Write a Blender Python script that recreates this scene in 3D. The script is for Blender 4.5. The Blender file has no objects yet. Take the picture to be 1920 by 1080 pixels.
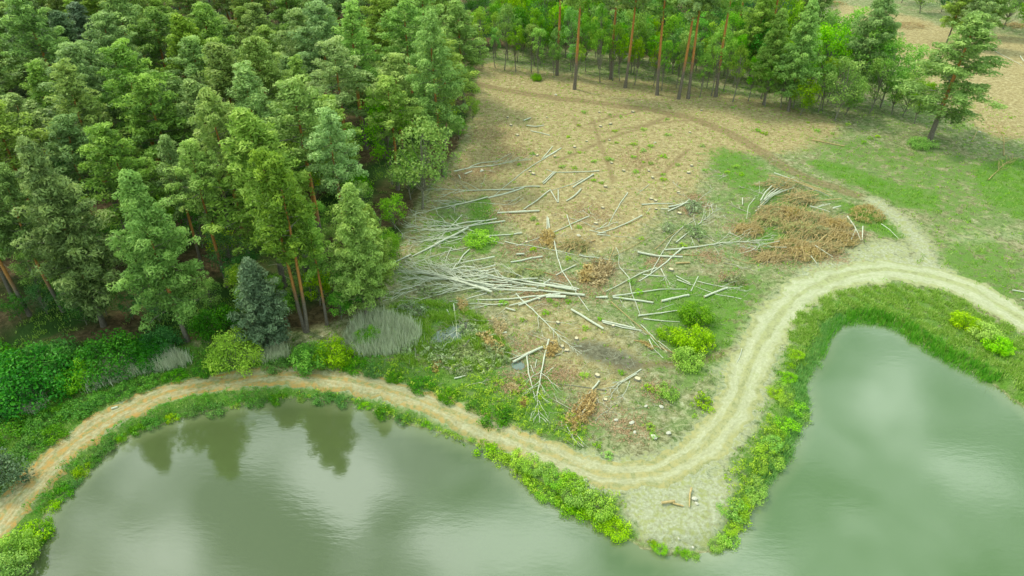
import bpy, math, random
import numpy as np
from mathutils import Vector, Matrix
R = math.radians
random.seed(7); rng = np.random.default_rng(7)
sc = bpy.context.scene
col = sc.collection

# ---------------------------------------------------------------- camera
CAM_H, PITCH, FPX = 50.0, R(35.0), 1300.0
cd = bpy.data.cameras.new('camera'); cam = bpy.data.objects.new('camera', cd); col.objects.link(cam)
cam.location = (0, 0, CAM_H); cam.rotation_euler = (R(90) - PITCH, 0, 0)
cd.sensor_width = 36; cd.lens = 36 * FPX / 1920; cd.clip_start = .5; cd.clip_end = 6000
sc.camera = cam
# ---------------------------------------------------------------- world: Nishita sky with broken high cloud
CLOUDS = [(-0.407, 0.914, 0.153, 0.3), (-0.312, 0.849, 0.144, 0.45), (-0.238, 0.784, 0.106, 0.5), (-0.615, 0.849, 0.19, 0.25), (-0.743, 0.703, 0.151, 0.15), (-0.09, 0.724, 0.127, 0.4), (0.037, 0.756, 0.131, 0.35), (-0.128, 0.862, 0.13, 0.2), (-0.563, 0.654, 0.118, 0.3), (-0.45, 0.756, 0.138, -0.5), (-0.356, 0.714, 0.125, -0.4), (-0.202, 0.756, 0.074, -0.4), (-0.076, 0.801, 0.108, -0.25), (0.15, 0.79, 0.136, -0.35), (0.205, 0.714, 0.125, -0.3), (-0.519, 0.825, 0.079, -0.2), (0.761, 1.077, 0.139, 0.2), (0.817, 0.862, 0.098, 0.2), (0.601, 0.745, 0.073, 0.2), (0.957, 0.97, 0.126, 0.15), (0.772, 0.955, 0.209, -0.12), (0.453, 0.767, 0.175, -0.1), (0.718, 1.199, 0.154, -0.2), (0.358, 0.654, 0.118, 0.25)]
SUN_EL, SUN_AZ = R(52), R(-60)      # azimuth measured from +Y towards +X
w = bpy.data.worlds.new('World'); sc.world = w; w.use_nodes = True
nt = w.node_tree; nt.nodes.clear()
def N(nt, t, **k):
    n = nt.nodes.new(t)
    for a, b in k.items(): setattr(n, a, b)
    return n
out = N(nt, 'ShaderNodeOutputWorld'); bg = N(nt, 'ShaderNodeBackground'); bg.inputs['Strength'].default_value = .12
sky = N(nt, 'ShaderNodeTexSky', sky_type='NISHITA', sun_disc=False, sun_elevation=SUN_EL, sun_rotation=SUN_AZ)
sky.air_density = 1.0; sky.dust_density = 2.0
tc = N(nt, 'ShaderNodeTexCoord'); sp = N(nt, 'ShaderNodeSeparateXYZ'); nt.links.new(tc.outputs['Generated'], sp.inputs[0])
zz = N(nt, 'ShaderNodeMath', operation='MAXIMUM'); zz.inputs[1].default_value = .08; nt.links.new(sp.outputs[2], zz.inputs[0])
cb = N(nt, 'ShaderNodeCombineXYZ')
for i in (0, 1):
    d = N(nt, 'ShaderNodeMath', operation='DIVIDE'); nt.links.new(sp.outputs[i], d.inputs[0]); nt.links.new(zz.outputs[0], d.inputs[1]); nt.links.new(d.outputs[0], cb.inputs[i])
cb.inputs[2].default_value = 3.7
def wnoise(scale, detail, rough, dist):
    n = N(nt, 'ShaderNodeTexNoise'); n.inputs['Scale'].default_value = scale; n.inputs['Detail'].default_value = detail; n.inputs['Roughness'].default_value = rough; n.inputs['Distortion'].default_value = dist
    nt.links.new(cb.outputs[0], n.inputs['Vector']); return n
def wmath(op, a, b):
    n = N(nt, 'ShaderNodeMath', operation=op)
    for i, v in enumerate((a, b)):
        if isinstance(v, (int, float)): n.inputs[i].default_value = v
        else: nt.links.new(v, n.inputs[i])
    return n.outputs[0]
# cloud bank: broken noise cloud plus a few larger banks and openings, on a layer seen from below (x/z, y/z)
cl = wmath('ADD', wmath('MULTIPLY', wmath('SUBTRACT', wnoise(4.2, 6, .55, .4).outputs['Fac'], .5), 1.7), .40)
wob = N(nt, 'ShaderNodeVectorMath', operation='MULTIPLY_ADD'); nt.links.new(wnoise(3.0, 3, .5, 0).outputs['Color'], wob.inputs[0]); wob.inputs[1].default_value = (.22, .22, 0)
nt.links.new(cb.outputs[0], wob.inputs[2])
for u, v, r_, a_ in CLOUDS:
    ds = N(nt, 'ShaderNodeVectorMath', operation='DISTANCE'); nt.links.new(wob.outputs[0], ds.inputs[0]); ds.inputs[1].default_value = (u + .11, v + .11, 3.7)
    mr = N(nt, 'ShaderNodeMapRange', interpolation_type='SMOOTHSTEP'); nt.links.new(ds.outputs['Value'], mr.inputs[0]); mr.inputs[1].default_value = r_; mr.inputs[2].default_value = r_ * .1
    mr.inputs[3].default_value = 0; mr.inputs[4].default_value = a_; cl = wmath('ADD', cl, mr.outputs[0])
rp = N(nt, 'ShaderNodeValToRGB'); nt.links.new(cl, rp.inputs[0]); E_ = rp.color_ramp.elements; E_.new(.5)
for k, (p, c) in zip(E_, ((.24, (2.2, 3.6, 3.6, 1)), (.48, (8.5, 10.5, 10, 1)), (.86, (21.5, 24, 22.5, 1)))): k.position = p; k.color = c
mx = N(nt, 'ShaderNodeMix', data_type='RGBA'); mx.inputs[0].default_value = .8
nt.links.new(sky.outputs[0], mx.inputs[6]); nt.links.new(rp.outputs[0], mx.inputs[7])
nt.links.new(mx.outputs[2], bg.inputs[0]); nt.links.new(bg.outputs[0], out.inputs[0])
# ---------------------------------------------------------------- sun, softened by thin cloud
sl = bpy.data.lights.new('sun', 'SUN'); sl.energy = 1.9; sl.angle = R(9); sl.color = (1, .96, .86)
so = bpy.data.objects.new('sun', sl); col.objects.link(so)
sd = Vector((math.sin(SUN_AZ) * math.cos(SUN_EL), math.cos(SUN_AZ) * math.cos(SUN_EL), math.sin(SUN_EL)))
so.rotation_euler = sd.to_track_quat('Z', 'Y').to_euler(); so.location = (0, 0, 120)
vs = sc.view_settings; vs.view_transform = 'Standard'; vs.look = 'None'; vs.gamma = 1; vs.use_curve_mapping = False
vs.exposure = .52
sc.cycles.max_bounces = 5; sc.cycles.diffuse_bounces = 3; sc.cycles.glossy_bounces = 2; sc.cycles.transmission_bounces = 2
sc.cycles.caustics_reflective = False; sc.cycles.caustics_refractive = False

# ---------------------------------------------------------------- geometry helpers
def ray(px, py):
    x, y = (px - 960) / FPX, (py - 540) / FPX
    return x, math.cos(PITCH) - y * math.sin(PITCH), -math.sin(PITCH) - y * math.cos(PITCH)
def at(px, py, z=0.0):                     # where the sight line through a spot of the photo meets the level z
    dx, dy, dz = ray(px, py); t = (z - CAM_H) / dz
    return dx * t, dy * t
WATER_Z = -.9
shore_px = [(-60,1330),(-20,1200),(48,1085),(45,1052),(78,1000),(88,965),(112,935),(140,905),(166,882),(205,850),(245,820),(300,797),(380,777),(460,760),(540,748),
 (600,748),(660,758),(710,775),(760,797),(820,812),(880,832),(925,852),(960,885),(1000,925),(1060,955),(1110,975),(1160,1005),(1210,1035),
 (1260,1046),(1300,1046),(1350,1030),(1385,1005),(1405,970),(1420,930),(1450,890),(1480,850),(1490,810),(1513,775),(1510,740),(1503,715),
 (1525,690),(1545,650),(1556,618),(1585,602),(1620,600),(1680,610),(1710,635),(1760,665),(1830,702),(1880,737),(1920,768),(2080,900)]
shore = np.array([at(x, y, WATER_Z) for x, y in shore_px] + [(75, 30), (110, 5), (140, -60), (-90, -60), (-70, -10), (-48, 18)])
def smooth_poly(P, n=3, closed=True, amp=0.0):
    for _ in range(n):
        Q = np.roll(P, -1, 0) if closed else P[1:]
        A = P if closed else P[:-1]
        P2 = np.empty((2 * len(A), 2)); P2[0::2] = .75 * A + .25 * Q; P2[1::2] = .25 * A + .75 * Q
        P = P2 if closed else np.vstack([P[:1], P2, P[-1:]])
    if amp: P = P + rng.normal(0, amp, P.shape)
    return P
shore_s = smooth_poly(shore, 2, True, .09)
def seg_dist(X, Y, P, closed):
    D = np.full(X.shape, 1e9); T = np.zeros(X.shape)
    n = len(P)
    for i in range(n if closed else n - 1):
        a, b = P[i], P[(i + 1) % n]; ab = b - a; L = (ab ** 2).sum() + 1e-9
        t = np.clip(((X - a[0]) * ab[0] + (Y - a[1]) * ab[1]) / L, 0, 1)
        d = np.hypot(X - a[0] - t * ab[0], Y - a[1] - t * ab[1])
        m = d < D; D = np.where(m, d, D); T = np.where(m, i + t, T)
    return D, T
def inside(X, Y, P):
    r = np.zeros(X.shape, bool); n = len(P)
    for i in range(n):
        (x1, y1), (x2, y2) = P[i], P[(i + 1) % n]
        if y1 == y2: continue
        c = ((y1 > Y) != (y2 > Y)) & (X < (x2 - x1) * (Y - y1) / (y2 - y1) + x1)
        r ^= c
    return r
def sdf(X, Y):                              # > 0 on land, < 0 over water
    D, _ = seg_dist(X, Y, shore_s, True)
    return np.where(inside(X, Y, shore_s), -D, D)
def vnoise(X, Y, s, seed=0):                # cheap smooth noise for relief and scatter
    r = np.random.default_rng(seed); o = np.zeros(X.shape)
    for k in range(7):
        a = r.uniform(0, 6.28); f = (1.0 / s) * r.uniform(.6, 1.7); p = r.uniform(0, 6.28)
        o = o + np.sin((X * math.cos(a) + Y * math.sin(a)) * f * 6.28 + p + 1.7 * np.sin((X * math.sin(a) - Y * math.cos(a)) * f * 3.1 + p * 2))
    return o / 3.7
def P_(pts, z=0.0, closed=True, n=2): return smooth_poly(np.array([at(x, y, z) for x, y in pts]), n, closed)
ditch = P_([(812,622),(840,610),(872,600),(900,606),(888,620),(858,634),(828,644),(806,638)])
puddle = P_([(960,677),(974,673),(984,681),(982,690),(970,691),(960,687)])
def relief(X, Y, d):
    h = .12 * vnoise(X, Y, 9, 3) + .05 * vnoise(X, Y, 2.5, 5)
    land = np.clip(d / 2.0, 0, 1); land = land * land * (3 - 2 * land)
    z = np.where(d > 0, WATER_Z - .02 + (0.9 + h) * land, WATER_Z - .02 - np.clip(-d * .5, 0, 1.8))
    return z
def dip(X, Y, z):
    for P, dep in ((ditch, .7), (puddle, .35)):
        bb = (X > P[:, 0].min() - 2) & (X < P[:, 0].max() + 2) & (Y > P[:, 1].min() - 2) & (Y < P[:, 1].max() + 2)
        if bb.any():
            D, _ = seg_dist(X[bb], Y[bb], P, True); s = np.where(inside(X[bb], Y[bb], P), D, -D)
            z[bb] -= dep * np.clip((s + 1.0) / 1.6, 0, 1)
    return z
def ground_z(X, Y):
    X = np.atleast_1d(np.asarray(X, float)); Y = np.atleast_1d(np.asarray(Y, float))
    return dip(X, Y, relief(X, Y, sdf(X, Y)))
def gz(x, y): return float(ground_z(x, y)[0])

def mesh_np(name, V, F, attrs=None, smooth=False, mats=(), midx=None):
    V = np.asarray(V, np.float32); F = np.asarray(F, np.int32)
    me = bpy.data.meshes.new(name); n, k = F.shape
    me.vertices.add(len(V)); me.vertices.foreach_set('co', V.ravel())
    me.loops.add(n * k); me.loops.foreach_set('vertex_index', F.ravel())
    me.polygons.add(n); me.polygons.foreach_set('loop_start', np.arange(0, n * k, k, dtype=np.int32))
    me.polygons.foreach_set('loop_total', np.full(n, k, np.int32))
    if smooth: me.polygons.foreach_set('use_smooth', np.ones(n, bool))
    for m in mats: me.materials.append(m)
    if midx is not None: me.polygons.foreach_set('material_index', np.asarray(midx, np.int32))
    for a, (dom, typ, val) in (attrs or {}).items():
        at_ = me.attributes.new(a, typ, dom)
        at_.data.foreach_set('value' if typ == 'FLOAT' else ('vector' if typ == 'FLOAT_VECTOR' else 'color'), np.asarray(val, np.float32).ravel())
    me.update(calc_edges=True); me.validate()
    return me
def link(name, me, parent=None, **props):
    o = bpy.data.objects.new(name, me); col.objects.link(o)
    if parent: o.parent = parent
    for k, v in props.items():
        if v: o[k] = v
    return o
def thing(name, loc, label, cat, group=None, rot=0, scale=1.0, lean=(0, 0)):
    o = bpy.data.objects.new(name, None); o.empty_display_size = .3; col.objects.link(o)
    o.location = loc; o.rotation_euler = (lean[0], lean[1], rot); o.scale = (scale,) * 3 if not hasattr(scale, '__len__') else scale
    o['label'] = label; o['category'] = cat
    if group: o['group'] = group
    return o
class Acc:                                  # collects pieces of one mesh (quads)
    def __init__(s): s.V = []; s.F = []; s.T = []; s.n = 0
    def add(s, V, F, T=None):
        V = np.asarray(V, float); F = np.asarray(F, int)
        s.V.append(V); s.F.append(F + s.n); s.n += len(V); s.T.append(np.zeros(len(F)) if T is None else np.broadcast_to(T, (len(F),)))
    def mesh(s, name, mats, smooth=False):
        return mesh_np(name, np.vstack(s.V), np.vstack(s.F), {'tint': ('FACE', 'FLOAT', np.concatenate(s.T))}, smooth, mats)
def tube(P, rad, ns=6, caps=True, T=0.0, acc=None):
    P = np.asarray(P, float); rad = np.broadcast_to(np.asarray(rad, float), (len(P),))
    d = np.gradient(P, axis=0); d /= np.linalg.norm(d, axis=1)[:, None] + 1e-9
    ref = np.array([0, 0, 1.]) if abs(d[0][2]) < .9 else np.array([1., 0, 0])
    a = np.cross(d, ref); a /= np.linalg.norm(a, axis=1)[:, None] + 1e-9; b = np.cross(d, a)
    ang = np.arange(ns) * 2 * math.pi / ns
    V = P[:, None] + rad[:, None, None] * (np.cos(ang)[None, :, None] * a[:, None] + np.sin(ang)[None, :, None] * b[:, None])
    m = len(P); V = V.reshape(-1, 3)
    i = np.arange(m - 1)[:, None] * ns; j = np.arange(ns)[None]; j2 = (j + 1) % ns
    F = np.stack([i + j, i + j2, i + ns + j2, i + ns + j], -1).reshape(-1, 4)
    if caps and ns % 2 == 0:
        for base, rev in ((0, True), ((m - 1) * ns, False)):
            for q in range(0, ns - 2, 2):
                f = [base, base + q + 1, base + q + 2, base + (q + 3) % ns]
                if f[3] == base: f = [base, base + q + 1, base + q + 2, base + q + 2]
                if len(set(f)) == 4: F = np.vstack([F, f[::-1] if rev else f])
    if acc is not None: acc.add(V, F, T)
    return V, F
def unit(v): return v / (np.linalg.norm(v, axis=-1, keepdims=True) + 1e-9)
def leaves(acc, C, rad, n, L, W, T, r, squash=.75, up=.35, jit=.55, fill=.3):
    """n small leaf faces round every clump centre, lying on a rough dome"""
    C = np.repeat(np.asarray(C, float), n, 0); rad = np.repeat(np.asarray(rad, float), n); T = np.repeat(np.asarray(T, float), n)
    D = r.normal(size=C.shape); D[:, 2] += up; D = unit(D)
    q = 1 - fill * r.random(len(C)) ** 1.5
    pos = C + D * (rad * q)[:, None] * np.array([1, 1, squash])
    nrm = unit(D + r.normal(0, jit, C.shape)); t = unit(np.cross(nrm, r.normal(size=C.shape))); b = np.cross(nrm, t)
    s = r.uniform(.7, 1.3, len(C))[:, None]
    V = np.stack([pos + t * L * s * .5, pos + b * W * s * .5 + t * L * .1 * s, pos - t * L * s * .5, pos - b * W * s * .5 + t * L * .1 * s], 1).reshape(-1, 3)
    F = np.arange(len(V)).reshape(-1, 4)
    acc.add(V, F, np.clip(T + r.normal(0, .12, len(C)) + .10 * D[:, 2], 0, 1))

# ---------------------------------------------------------------- materials
def mat(name):
    m = bpy.data.materials.new(name); m.use_nodes = True; t = m.node_tree; t.nodes.clear()
    o = N(t, 'ShaderNodeOutputMaterial'); return m, t, o
def ramp(t, src, stops, interp='LINEAR'):
    r = N(t, 'ShaderNodeValToRGB'); t.links.new(src, r.inputs[0]); e = r.color_ramp.elements; r.color_ramp.interpolation = interp
    while len(e) < len(stops): e.new(.5)
    for k, (p, c) in zip(e, stops): k.position = p; k.color = (*c, 1) if len(c) == 3 else c
    return r.outputs[0]
def noise(t, scale, detail=4, rough=.55, vec=None, dist=0):
    n = N(t, 'ShaderNodeTexNoise'); n.inputs['Scale'].default_value = scale; n.inputs['Detail'].default_value = detail
    n.inputs['Roughness'].default_value = rough; n.inputs['Distortion'].default_value = dist
    if vec is not None: t.links.new(vec, n.inputs['Vector'])
    return n.outputs['Fac']
def mathn(t, op, a, b=None, clamp=False):
    n = N(t, 'ShaderNodeMath', operation=op); n.use_clamp = clamp
    for i, v in enumerate((a, b)):
        if v is None: continue
        if isinstance(v, (int, float)): n.inputs[i].default_value = v
        else: t.links.new(v, n.inputs[i])
    return n.outputs[0]
def mix(t, f, a, b, mode='MIX'):
    n = N(t, 'ShaderNodeMix', data_type='RGBA', blend_type=mode)
    for i, v in ((0, f), (6, a), (7, b)):
        if isinstance(v, (int, float)): n.inputs[i].default_value = v
        elif isinstance(v, tuple): n.inputs[i].default_value = (*v, 1)
        else: t.links.new(v, n.inputs[i])
    return n.outputs[2]
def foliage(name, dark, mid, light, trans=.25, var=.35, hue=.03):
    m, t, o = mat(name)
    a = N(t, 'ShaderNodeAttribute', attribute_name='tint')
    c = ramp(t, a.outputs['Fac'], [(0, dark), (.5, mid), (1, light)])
    oi = N(t, 'ShaderNodeObjectInfo')
    hs = N(t, 'ShaderNodeHueSaturation'); t.links.new(c, hs.inputs['Color'])
    t.links.new(mathn(t, 'ADD', mathn(t, 'MULTIPLY', oi.outputs['Random'], -hue * 2), .5 + hue), hs.inputs['Hue'])
    r2 = mathn(t, 'FRACT', mathn(t, 'MULTIPLY', oi.outputs['Random'], 17.3))
    t.links.new(mathn(t, 'ADD', mathn(t, 'MULTIPLY', r2, var), 1 - var / 2), hs.inputs['Value'])
    r3 = mathn(t, 'FRACT', mathn(t, 'MULTIPLY', oi.outputs['Random'], 31.7))
    t.links.new(mathn(t, 'ADD', mathn(t, 'MULTIPLY', r3, .3), .85), hs.inputs['Saturation'])
    p = N(t, 'ShaderNodeBsdfPrincipled'); t.links.new(hs.outputs[0], p.inputs['Base Color']); p.inputs['Roughness'].default_value = .55
    p.inputs['Specular IOR Level'].default_value = .25
    tr = N(t, 'ShaderNodeBsdfTranslucent'); t.links.new(hs.outputs[0], tr.inputs[0])
    ms = N(t, 'ShaderNodeMixShader'); ms.inputs[0].default_value = trans
    t.links.new(p.outputs[0], ms.inputs[1]); t.links.new(tr.outputs[0], ms.inputs[2]); t.links.new(ms.outputs[0], o.inputs[0])
    return m
M = {}
M['pine'] = foliage('pine_needles', (.085, .150, .032), (.24, .375, .075), (.50, .66, .14), .35, .3, .015)
M['pine_washed'] = foliage('washed_pine_needles', (.14, .24, .055), (.34, .51, .12), (.60, .76, .21), .35, .3, .015)  # pine needles again, with a pale hazy wash put into the colour
M['verge'] = foliage('verge_leaves', (.06, .21, .02), (.15, .40, .03), (.30, .58, .05), .35, .2, .01)
M['pine_dark'] = foliage('blue_green_needles', (.07, .13, .06), (.17, .27, .12), (.30, .42, .19), .25, .3, .02)
M['broad'] = foliage('broad_leaves', (.10, .28, .02), (.26, .52, .04), (.46, .72, .08), .35, .4, .025)
M['broad_dark'] = foliage('deep_green_leaves', (.03, .13, .02), (.08, .27, .03), (.17, .42, .05), .3, .35, .02)
M['yellow'] = foliage('yellow_green_leaves', (.26, .44, .015), (.48, .68, .03), (.66, .82, .07), .35, .1, .01)
M['herb'] = foliage('herb_leaves', (.20, .42, .02), (.40, .68, .03), (.60, .84, .08), .35, .3, .02)
M['grass'] = foliage('grass_blades', (.17, .32, .05), (.32, .52, .08), (.56, .66, .22), .3, 0, 0)
M['reed'] = foliage('reed_leaves', (.09, .32, .04), (.20, .50, .06), (.42, .66, .13), .3, 0, 0)
M['dry_reed'] = foliage('dry_reed_stalks', (.40, .46, .26), (.64, .68, .44), (.84, .84, .64), .2, 0, 0)
M['rust'] = foliage('withered_needles', (.34, .24, .085), (.58, .42, .16), (.76, .60, .27), .15, .25, .006)
M['litter'] = foliage('needle_litter', (.38, .24, .10), (.55, .34, .14), (.62, .44, .22), .1, 0, 0)
M['tangle'] = foliage('grey_green_twigs', (.19, .26, .09), (.35, .43, .17), (.55, .62, .32), .15, .2, .02)
M['wilt'] = foliage('wilting_needles', (.20, .25, .075), (.38, .44, .15), (.58, .60, .26), .15, .3, .02)

def bark(name, kind):
    m, t, o = mat(name); tc = N(t, 'ShaderNodeTexCoord'); p = N(t, 'ShaderNodeBsdfPrincipled'); p.inputs['Roughness'].default_value = .85
    p.inputs['Specular IOR Level'].default_value = .2
    v = tc.outputs['Object']
    if kind == 'pine':
        s = N(t, 'ShaderNodeSeparateXYZ'); t.links.new(v, s.inputs[0])
        f = noise(t, 1.2, 5, .6, v)
        h = mathn(t, 'ADD', mathn(t, 'MULTIPLY', s.outputs[2], .1), mathn(t, 'MULTIPLY', f, .25))
        lo = ramp(t, noise(t, 7, 4, .7, v), [(.3, (.10, .085, .065)), (.7, (.25, .21, .165))])
        hi = ramp(t, noise(t, 5, 4, .7, v), [(.3, (.34, .13, .035)), (.7, (.56, .27, .08))])
        c = mix(t, ramp(t, h, [(.52, (0, 0, 0)), (.78, (1, 1, 1))]), lo, hi)
    elif kind == 'birch':
        mp = N(t, 'ShaderNodeMapping'); mp.inputs['Scale'].default_value = (3.0, 9, 9); t.links.new(v, mp.inputs[0])
        f = noise(t, 1.3, 4, .7, mp.outputs[0])
        c = ramp(t, f, [(.31, (.14, .12, .08)), (.38, (.52, .54, .40)), (.7, (.70, .72, .56))])
        oi = N(t, 'ShaderNodeObjectInfo'); c = mix(t, mathn(t, 'MULTIPLY', oi.outputs['Random'], .22), c, (.48, .43, .28))
    elif kind == 'tan':
        c = ramp(t, noise(t, 4, 4, .6, v), [(.3, (.36, .26, .10)), (.7, (.58, .44, .20))])
    elif kind == 'twig':
        c = ramp(t, noise(t, .8, 4, .6, v), [(.35, (.32, .30, .19)), (.65, (.58, .57, .42))])
    elif kind == 'orange':
        c = ramp(t, noise(t, 4, 4, .6, v), [(.3, (.36, .20, .08)), (.7, (.52, .33, .15))])
    elif kind == 'cut':
        c = ramp(t, noise(t, 9, 3, .6, v), [(.3, (.50, .42, .24)), (.7, (.70, .62, .40))])
    elif kind == 'grey':
        c = ramp(t, noise(t, 6, 4, .6, v), [(.3, (.13, .12, .085)), (.7, (.32, .30, .22))])
    elif kind == 'stone':
        c = ramp(t, noise(t, 6, 4, .6, v), [(.3, (.42, .40, .30)), (.7, (.66, .63, .50))])
    t.links.new(c, p.inputs['Base Color'])
    b = N(t, 'ShaderNodeBump'); b.inputs['Strength'].default_value = .5; b.inputs['Distance'].default_value = .03
    t.links.new(noise(t, 25, 3, .6, v), b.inputs['Height']); t.links.new(b.outputs[0], p.inputs['Normal'])
    t.links.new(p.outputs[0], o.inputs[0]); return m
for k in ('twig', 'pine', 'birch', 'tan', 'orange', 'cut', 'grey', 'stone'): M['bark_' + k] = bark(k + '_surface', k)

# water: murky, still, faint ripples
def water_mat(name, c0, c1):
    m, t, o = mat(name); g = N(t, 'ShaderNodeNewGeometry'); v = g.outputs['Position']
    p = N(t, 'ShaderNodeBsdfPrincipled'); p.inputs['Roughness'].default_value = .06; p.inputs['IOR'].default_value = 1.85
    s = N(t, 'ShaderNodeSeparateXYZ'); t.links.new(v, s.inputs[0])
    f = mathn(t, 'ADD', mathn(t, 'MULTIPLY', s.outputs[0], 1 / 45.), mathn(t, 'MULTIPLY', noise(t, .05, 2, .5, v), .6))
    c = ramp(t, f, [(.05, c0), (.75, c1)])
    dpt = N(t, 'ShaderNodeAttribute', attribute_name='shoal')
    c = mix(t, mathn(t, 'MULTIPLY', dpt.outputs['Fac'], .55), c, (.24, .27, .13))
    t.links.new(c, p.inputs['Base Color'])
    mp = N(t, 'ShaderNodeMapping'); mp.inputs['Rotation'].default_value = (0, 0, R(35)); mp.inputs['Scale'].default_value = (.5, 1.6, 1); t.links.new(v, mp.inputs[0])
    b = N(t, 'ShaderNodeBump'); b.inputs['Strength'].default_value = .13; b.inputs['Distance'].default_value = .05
    hh = mathn(t, 'MULTIPLY', noise(t, 1.6, 3, .55, mp.outputs[0]), ramp(t, noise(t, .07, 2, .5, v), [(.35, (.12, .12, .12)), (.65, (1, 1, 1))]))
    t.links.new(hh, b.inputs['Height'])
    t.links.new(b.outputs[0], p.inputs['Normal']); t.links.new(p.outputs[0], o.inputs[0]); return m
M['water'] = water_mat('pond_water', (.080, .108, .036), (.100, .165, .055))
# ================================================================ the ground
def axis(lo, hi, step, far):
    a = np.arange(lo, hi + step, step); g = step; L = [a[0]]; H = [a[-1]]
    while L[-1] > -far: g *= 1.35; L.append(L[-1] - g)
    g = step
    while H[-1] < far: g *= 1.35; H.append(H[-1] + g)
    return np.concatenate([L[:0:-1], a, H[1:]])
gx = axis(-112, 112, .42, 1500); gy = axis(26, 205, .42, 1500)
GX, GY = np.meshgrid(gx, gy); X, Y = GX.ravel(), GY.ravel()
near = (X > -135) & (X < 135) & (Y > 5) & (Y < 260)
D = np.full(X.shape, 60.0); D[near] = sdf(X[near], Y[near])
far_w = ~near & inside(X, Y, shore_s); D[far_w] = -5
Z = dip(X, Y, relief(X, Y, D))
def soft(poly, fade, X=X, Y=Y):                       # 1 inside a region, fading over `fade` metres
    o = np.zeros(X.shape); b = (X > poly[:, 0].min() - fade) & (X < poly[:, 0].max() + fade) & (Y > poly[:, 1].min() - fade) & (Y < poly[:, 1].max() + fade)
    if b.any():
        d, _ = seg_dist(X[b], Y[b], poly, True); s = np.where(inside(X[b], Y[b], poly), d, -d)
        o[b] = np.clip(s / fade * .5 + .5, 0, 1)
    return o
def line(pts, wid, fade=1.0, X=X, Y=Y):               # soft band along a line, wid = half width in metres
    P = smooth_poly(np.array([at(a, b) for a, b in pts]), 2, False)
    b = (X > P[:, 0].min() - 6) & (X < P[:, 0].max() + 6) & (Y > P[:, 1].min() - 6) & (Y < P[:, 1].max() + 6); o = np.zeros(X.shape)
    if b.any():
        d, _ = seg_dist(X[b], Y[b], P, False); o[b] = np.clip((wid - d) / fade * .5 + .5, 0, 1)
    return o
forest_px = [(-700,760),(-300,700),(0,690),(60,690),(130,680),(230,670),(330,650),(420,630),(520,615),(570,622),(640,600),(690,575),(730,520),(750,450),(780,380),(815,335),(870,262),(885,200),(900,140),(960,128),(1075,150),
  (1180,160),(1290,178),(1400,195),(1560,222),(1640,205),(1700,215),(1620,130),(1560,70),(1530,20),(1500,-30),(1440,-100),(-1500,-100)]
forest = P_(forest_px, 0, True, 1)
m_forest = soft(forest, 2.5) * (1 - .8 * soft(P_([(895,170),(895,95),(1000,85),(1180,100),(1400,130),(1560,150),(1700,170),(1720,240),(1560,240),(1290,200)]), 4))
near_pt = lambda P: P
main_track = [(-150,1130),(-60,1050),(0,972),(60,902),(128,833),(230,767),(340,727),(460,706),(590,701),(700,722),(800,752),(900,795),(1000,840),(1100,882),(1180,893),(1260,880),(1330,830),(1382,760),(1408,680),(1445,605),(1500,545),(1585,512),(1680,506),(1770,522),(1850,556),(1930,605),(2100,720)]
upper_track = [(870,150),(905,160),(985,176),(1080,188),(1180,200),(1265,213),(1345,238),(1420,278),(1480,322),(1560,350),(1640,378),(1700,420),(1735,470),(1745,512)]
m_path = line(main_track, 1.5, 1.0); m_up = line(upper_track, 1.5, 1.4)
brown = P_([(880,110),(1000,135),(1250,155),(1450,190),(1600,235),(1500,290),(1330,285),(1310,350),(1230,400),(1180,470),(1000,470),(960,400),(860,360),(800,400),(770,470),(740,490),(800,380),(840,330),(880,260),(890,200)])
brown2 = P_([(930,520),(1080,560),(1180,600),(1250,680),(1200,760),(1150,800),(1060,760),(1000,700),(960,660),(900,600)])
brown3 = P_([(1540,0),(1720,30),(1800,60),(1960,70),(2050,250),(1900,270),(1800,230),(1700,130),(1600,60)])
m_brown = np.maximum.reduce([soft(brown, 5), .55 * soft(brown2, 4), .9 * soft(brown3, 6)])
gr = [([(640,655),(760,675),(900,688),(960,700),(1020,735),(1100,790),(1120,835),(1040,825),(960,800),(880,770),(780,738),(690,708),(600,692)], 1, 2),
      ([(-100,640),(60,640),(300,650),(560,650),(640,690),(500,692),(340,715),(220,755),(110,830),(40,900),(-100,1010)], 1.1, 1.5),
      ([(1500,300),(1560,300),(1680,345),(1770,360),(1760,400),(1690,385),(1600,345)], 1.1, 2),
      ([(1820,300),(1980,300),(2050,430),(1900,415),(1830,350)], 1.1, 2),
      ([(1560,375),(1640,390),(1700,430),(1700,450),(1640,440),(1590,400)], 1.0, 1.5),
      ([(1400,450),(1440,425),(1500,440),(1450,480),(1410,500)], .8, 2), ([(880,370),(925,370),(930,470),(885,480)], 1.1, 1.2),
      ([(1310,270),(1400,280),(1460,330),(1420,380),(1340,350)], .65, 3),
      ([(1380,300),(1450,320),(1560,380),(1520,480),(1400,500),(1340,420)], .5, 5),
      ([(1180,520),(1300,520),(1440,520),(1420,600),(1370,690),(1300,720),(1230,680),(1200,600)], .78, 4),
      ([(760,560),(860,560),(880,600),(800,620),(750,640),(700,600)], .95, 2),
      ([(1760,400),(1900,430),(2000,600),(1850,560),(1700,490),(1750,440)], .55, 4),
      ([(1500,235),(1800,290),(1950,280),(1950,420),(1740,440),(1640,330),(1500,300)], .45, 5),
      ([(960,690),(1060,690),(1040,760),(980,740)], .9, 2), ([(780,380),(900,400),(930,470),(850,500),(760,500)], .55, 4)]
m_grass = np.zeros(X.shape)
for p, v, f in gr: m_grass = np.maximum(m_grass, v * soft(P_(p), f))
lf = m_forest * np.clip(.45 + .8 * vnoise(X, Y, 22, 9), 0, .8); m_grass = np.maximum(m_grass, lf)
bank = np.clip((4.2 - D) / 1.5, 0, 1) * (D > -1)
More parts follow.
